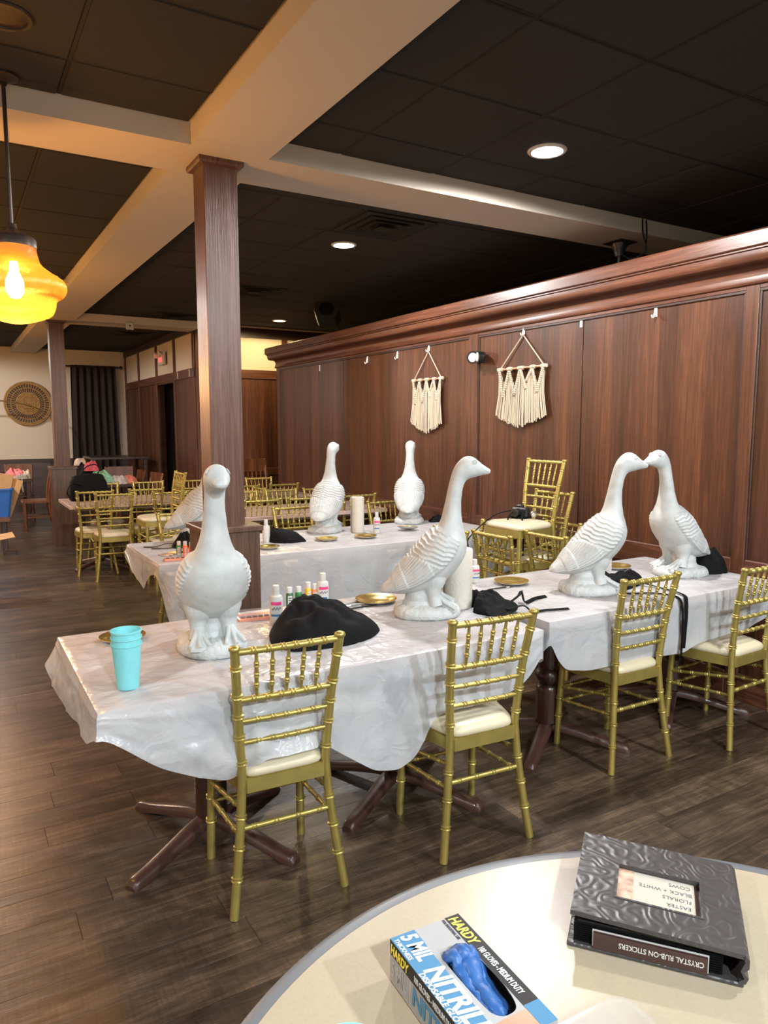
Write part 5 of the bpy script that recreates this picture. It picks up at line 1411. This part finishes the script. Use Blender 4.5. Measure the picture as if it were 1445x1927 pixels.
# black bag on the rear table
t = thing('tote_bag', 'black tote bag with loop handles on the left end of the rear wood table', 'bag', (1.34, 8.88, TZ + .001), R(8))
rows = []
for f, hx, hy in ((0, .185, .09), (.04, .20, .10), (.35, .205, .10), (.7, .20, .085), (.95, .17, .05), (1.0, .13, .03)):
    th = np.linspace(0, 2 * PI, 48, endpoint=False)
    rr = 1 / (np.abs(np.cos(th) / hx) ** 4 + np.abs(np.sin(th) / hy) ** 4) ** .25
    nz = 1 + .10 * (vnoise(th * 3, np.full_like(th, f * 4), 3) - .5)
    rows.append(np.c_[rr * np.cos(th) * nz, rr * np.sin(th) * nz, np.full_like(th, f * .30) + .03 * (f > .6) * (vnoise(th * 2, 0 * th, 5) - .5)])
m = MB().grid(np.array(rows), True); m.f.append(tuple(range(47, -1, -1))); m.f.append(tuple(range(5 * 48, 6 * 48)))
m.build('bag_body', M['black'], t, 70)
for pts in ([(-.10, -.09, .18), (-.22, -.13, .20), (-.27, -.14, .10), (-.20, -.13, .04), (-.12, -.10, .10)], [(-.08, .02, .29), (.0, .03, .38), (.10, .03, .40), (.14, .02, .34), (.10, .02, .28)]):
    c_, _ = catmull(pts, 30); MB().tube([tuple(q) for q in c_], .014, 6, flat=.4).build('handle', M['black'], t)

def fab(col, seed): return pmat('fabric_%d' % seed, col, .9, var=.45, vscale=30, bump=.3, bscale=120)
tz = .762
heap('clothes', 'black clothes heaped highest at the back of the clothes table', 'clothes', [(1.52, 11.2), (1.60, 11.05), (1.80, 11.05), (1.88, 11.3), (1.75, 11.5), (1.58, 11.45)], .27, 101, pw=4.0, fold=.6, z=tz)
heap('clothes', 'mint green printed garment on the clothes table behind the black bag', 'clothes', [(1.66, 11.02), (1.70, 10.93), (1.95, 10.92), (2.02, 11.05), (1.90, 11.25), (1.72, 11.2)], .15, 103, mat=fab((.30, .62, .45), 1), pw=4.0, fold=.6, z=tz + .03)
heap('clothes', 'red and white printed garment on top of the black clothes heap', 'clothes', [(1.62, 11.08), (1.68, 10.99), (1.80, 11.02), (1.83, 11.16), (1.72, 11.24)], .12, 105, mat=fab((.75, .12, .18), 2), pw=4.0, fold=.6, z=tz + .20)
heap('clothes', 'white and brown printed garment at the very top of the clothes heap', 'clothes', [(1.52, 11.28), (1.58, 11.20), (1.68, 11.24), (1.68, 11.36), (1.58, 11.38)], .10, 107, mat=fab((.60, .48, .40), 3), pw=4.0, fold=.6, z=tz + .27)
heap('clothes', 'grey striped garment spread right of the mint one on the clothes table', 'clothes', [(1.92, 10.98), (2.02, 10.93), (2.18, 10.95), (2.22, 11.12), (2.08, 11.2), (1.95, 11.12)], .11, 109, mat=fab((.50, .44, .42), 4), pw=4.0, fold=.6, z=tz)
heap('clothes', 'coral red garment lying at the right end of the clothes table', 'clothes', [(2.12, 11.15), (2.20, 11.02), (2.34, 11.08), (2.38, 11.25), (2.24, 11.32)], .09, 111, mat=fab((.72, .20, .16), 5), pw=4.0, fold=.6, z=tz)
heap('clothes', 'pink garment on the far left dark table', 'clothes', [(.72, 13.0), (.78, 12.84), (.98, 12.82), (1.05, 13.0), (.95, 13.2), (.78, 13.2)], .14, 113, mat=fab((.80, .22, .25), 6), pw=4.0, fold=.6, z=tz)
heap('clothes', 'cream printed garment at the right end of the far left dark table', 'clothes', [(.93, 12.86), (1.00, 12.79), (1.09, 12.84), (1.09, 13.0), (.98, 13.02)], .11, 115, mat=fab((.66, .58, .48), 7), pw=4.0, fold=.6, z=tz)
heap('clothes', 'grey garment hanging over the near edge of the far left dark table', 'clothes', [(.82, 12.78), (.90, 12.755), (1.02, 12.757), (1.05, 12.82), (.93, 12.86)], .07, 117, [[(.95, 12.78, .02), (.95, 12.735, .0), (.95, 12.725, -.12), (.96, 12.722, -.2)]], mat=fab((.36, .36, .37), 8), pw=4.0, fold=.6, z=tz)

# bench with blue bin and cardboard
t = thing('wooden_bench', 'orange-brown bench top on dark legs at the left edge, under the blue bin', 'bench', (.15, 10.35, 0))
MB().cbox(-.45, .45, -.28, .28, .42, .465, c=.006).build('bench_top', M['brownwood'], t, 0)
for xx in (-.38, .38):
    MB().cbox(xx - .03, xx + .03, -.20, .20, .05, .42, c=.006).build('leg', M['darkwood'], t, 0)
    MB().cbox(xx - .03, xx + .09 * (1 if xx > 0 else -1) + (.03 if xx > 0 else 0), -.26, .26, 0, .05, c=.006).build('foot', M['darkwood'], t, 0) if xx > 0 else MB().cbox(xx - .09, xx + .03, -.26, .26, 0, .05, c=.006).build('foot', M['darkwood'], t, 0)
t = thing('storage_bin', 'blue plastic bin on the bench at the left edge, filled with cardboard', 'bin', (.36, 10.36, .466))
b = MB()
rows = [rbox(.24, .17, .03, 0), rbox(.285, .20, .04, .33), rbox(.30, .215, .045, .335), rbox(.30, .215, .045, .355), rbox(.27, .19, .035, .355), rbox(.235, .165, .03, .01)]
m = b.grid(np.array(rows), True); m.f.append(tuple(range(23, -1, -1))); m.f.append(tuple(range(5 * 24, 6 * 24)))
m.build('bin_shell', M['blue'], t, 40)
for k, (xx, h_, a) in enumerate(((.0, .50, -8), (.10, .53, 12), (.17, .48, 20))):
    o = thing('cardboard_sheet', ('brown cardboard sheet standing leftmost in the blue bin', 'brown cardboard sheet standing tallest in the blue bin', 'brown cardboard sheet leaning outward at the right of the blue bin')[k], 'cardboard', (.36 + xx, 10.36, .48), 0)
    MB().cbox(-.004, .004, -.12, .12, 0, h_, c=.001, M=Matrix.Rotation(R(a), 4, 'Y') @ Matrix.Rotation(R(62 if k < 2 else 50), 4, 'Z')).build('sheet', M['card'], o, 0)
t = thing('cardboard_box', 'open cardboard box on the floor at the left edge, one flap pointing right', 'box', (-.05, 8.2, 0))
MB().box(-.26, .26, -.20, -.196, 0, .46).box(-.26, .26, .196, .20, 0, .46).box(-.26, -.256, -.196, .196, 0, .46).box(.256, .26, -.196, .196, 0, .46).box(-.26, .26, -.2, .2, 0, .004).build('carton', M['card'], t, 0)
MB().box(0, .30, -.20, .20, 0, .004, Matrix.Translation((.26, 0, .46)) @ Matrix.Rotation(R(-8), 4, 'Y')).build('flap', M['card'], t, 0)
MB().box(-.26, 0, -.20, .20, 0, .004, Matrix.Translation((-.26, 0, .46)) @ Matrix.Rotation(R(20), 4, 'Y')).build('flap', M['card'], t, 0)
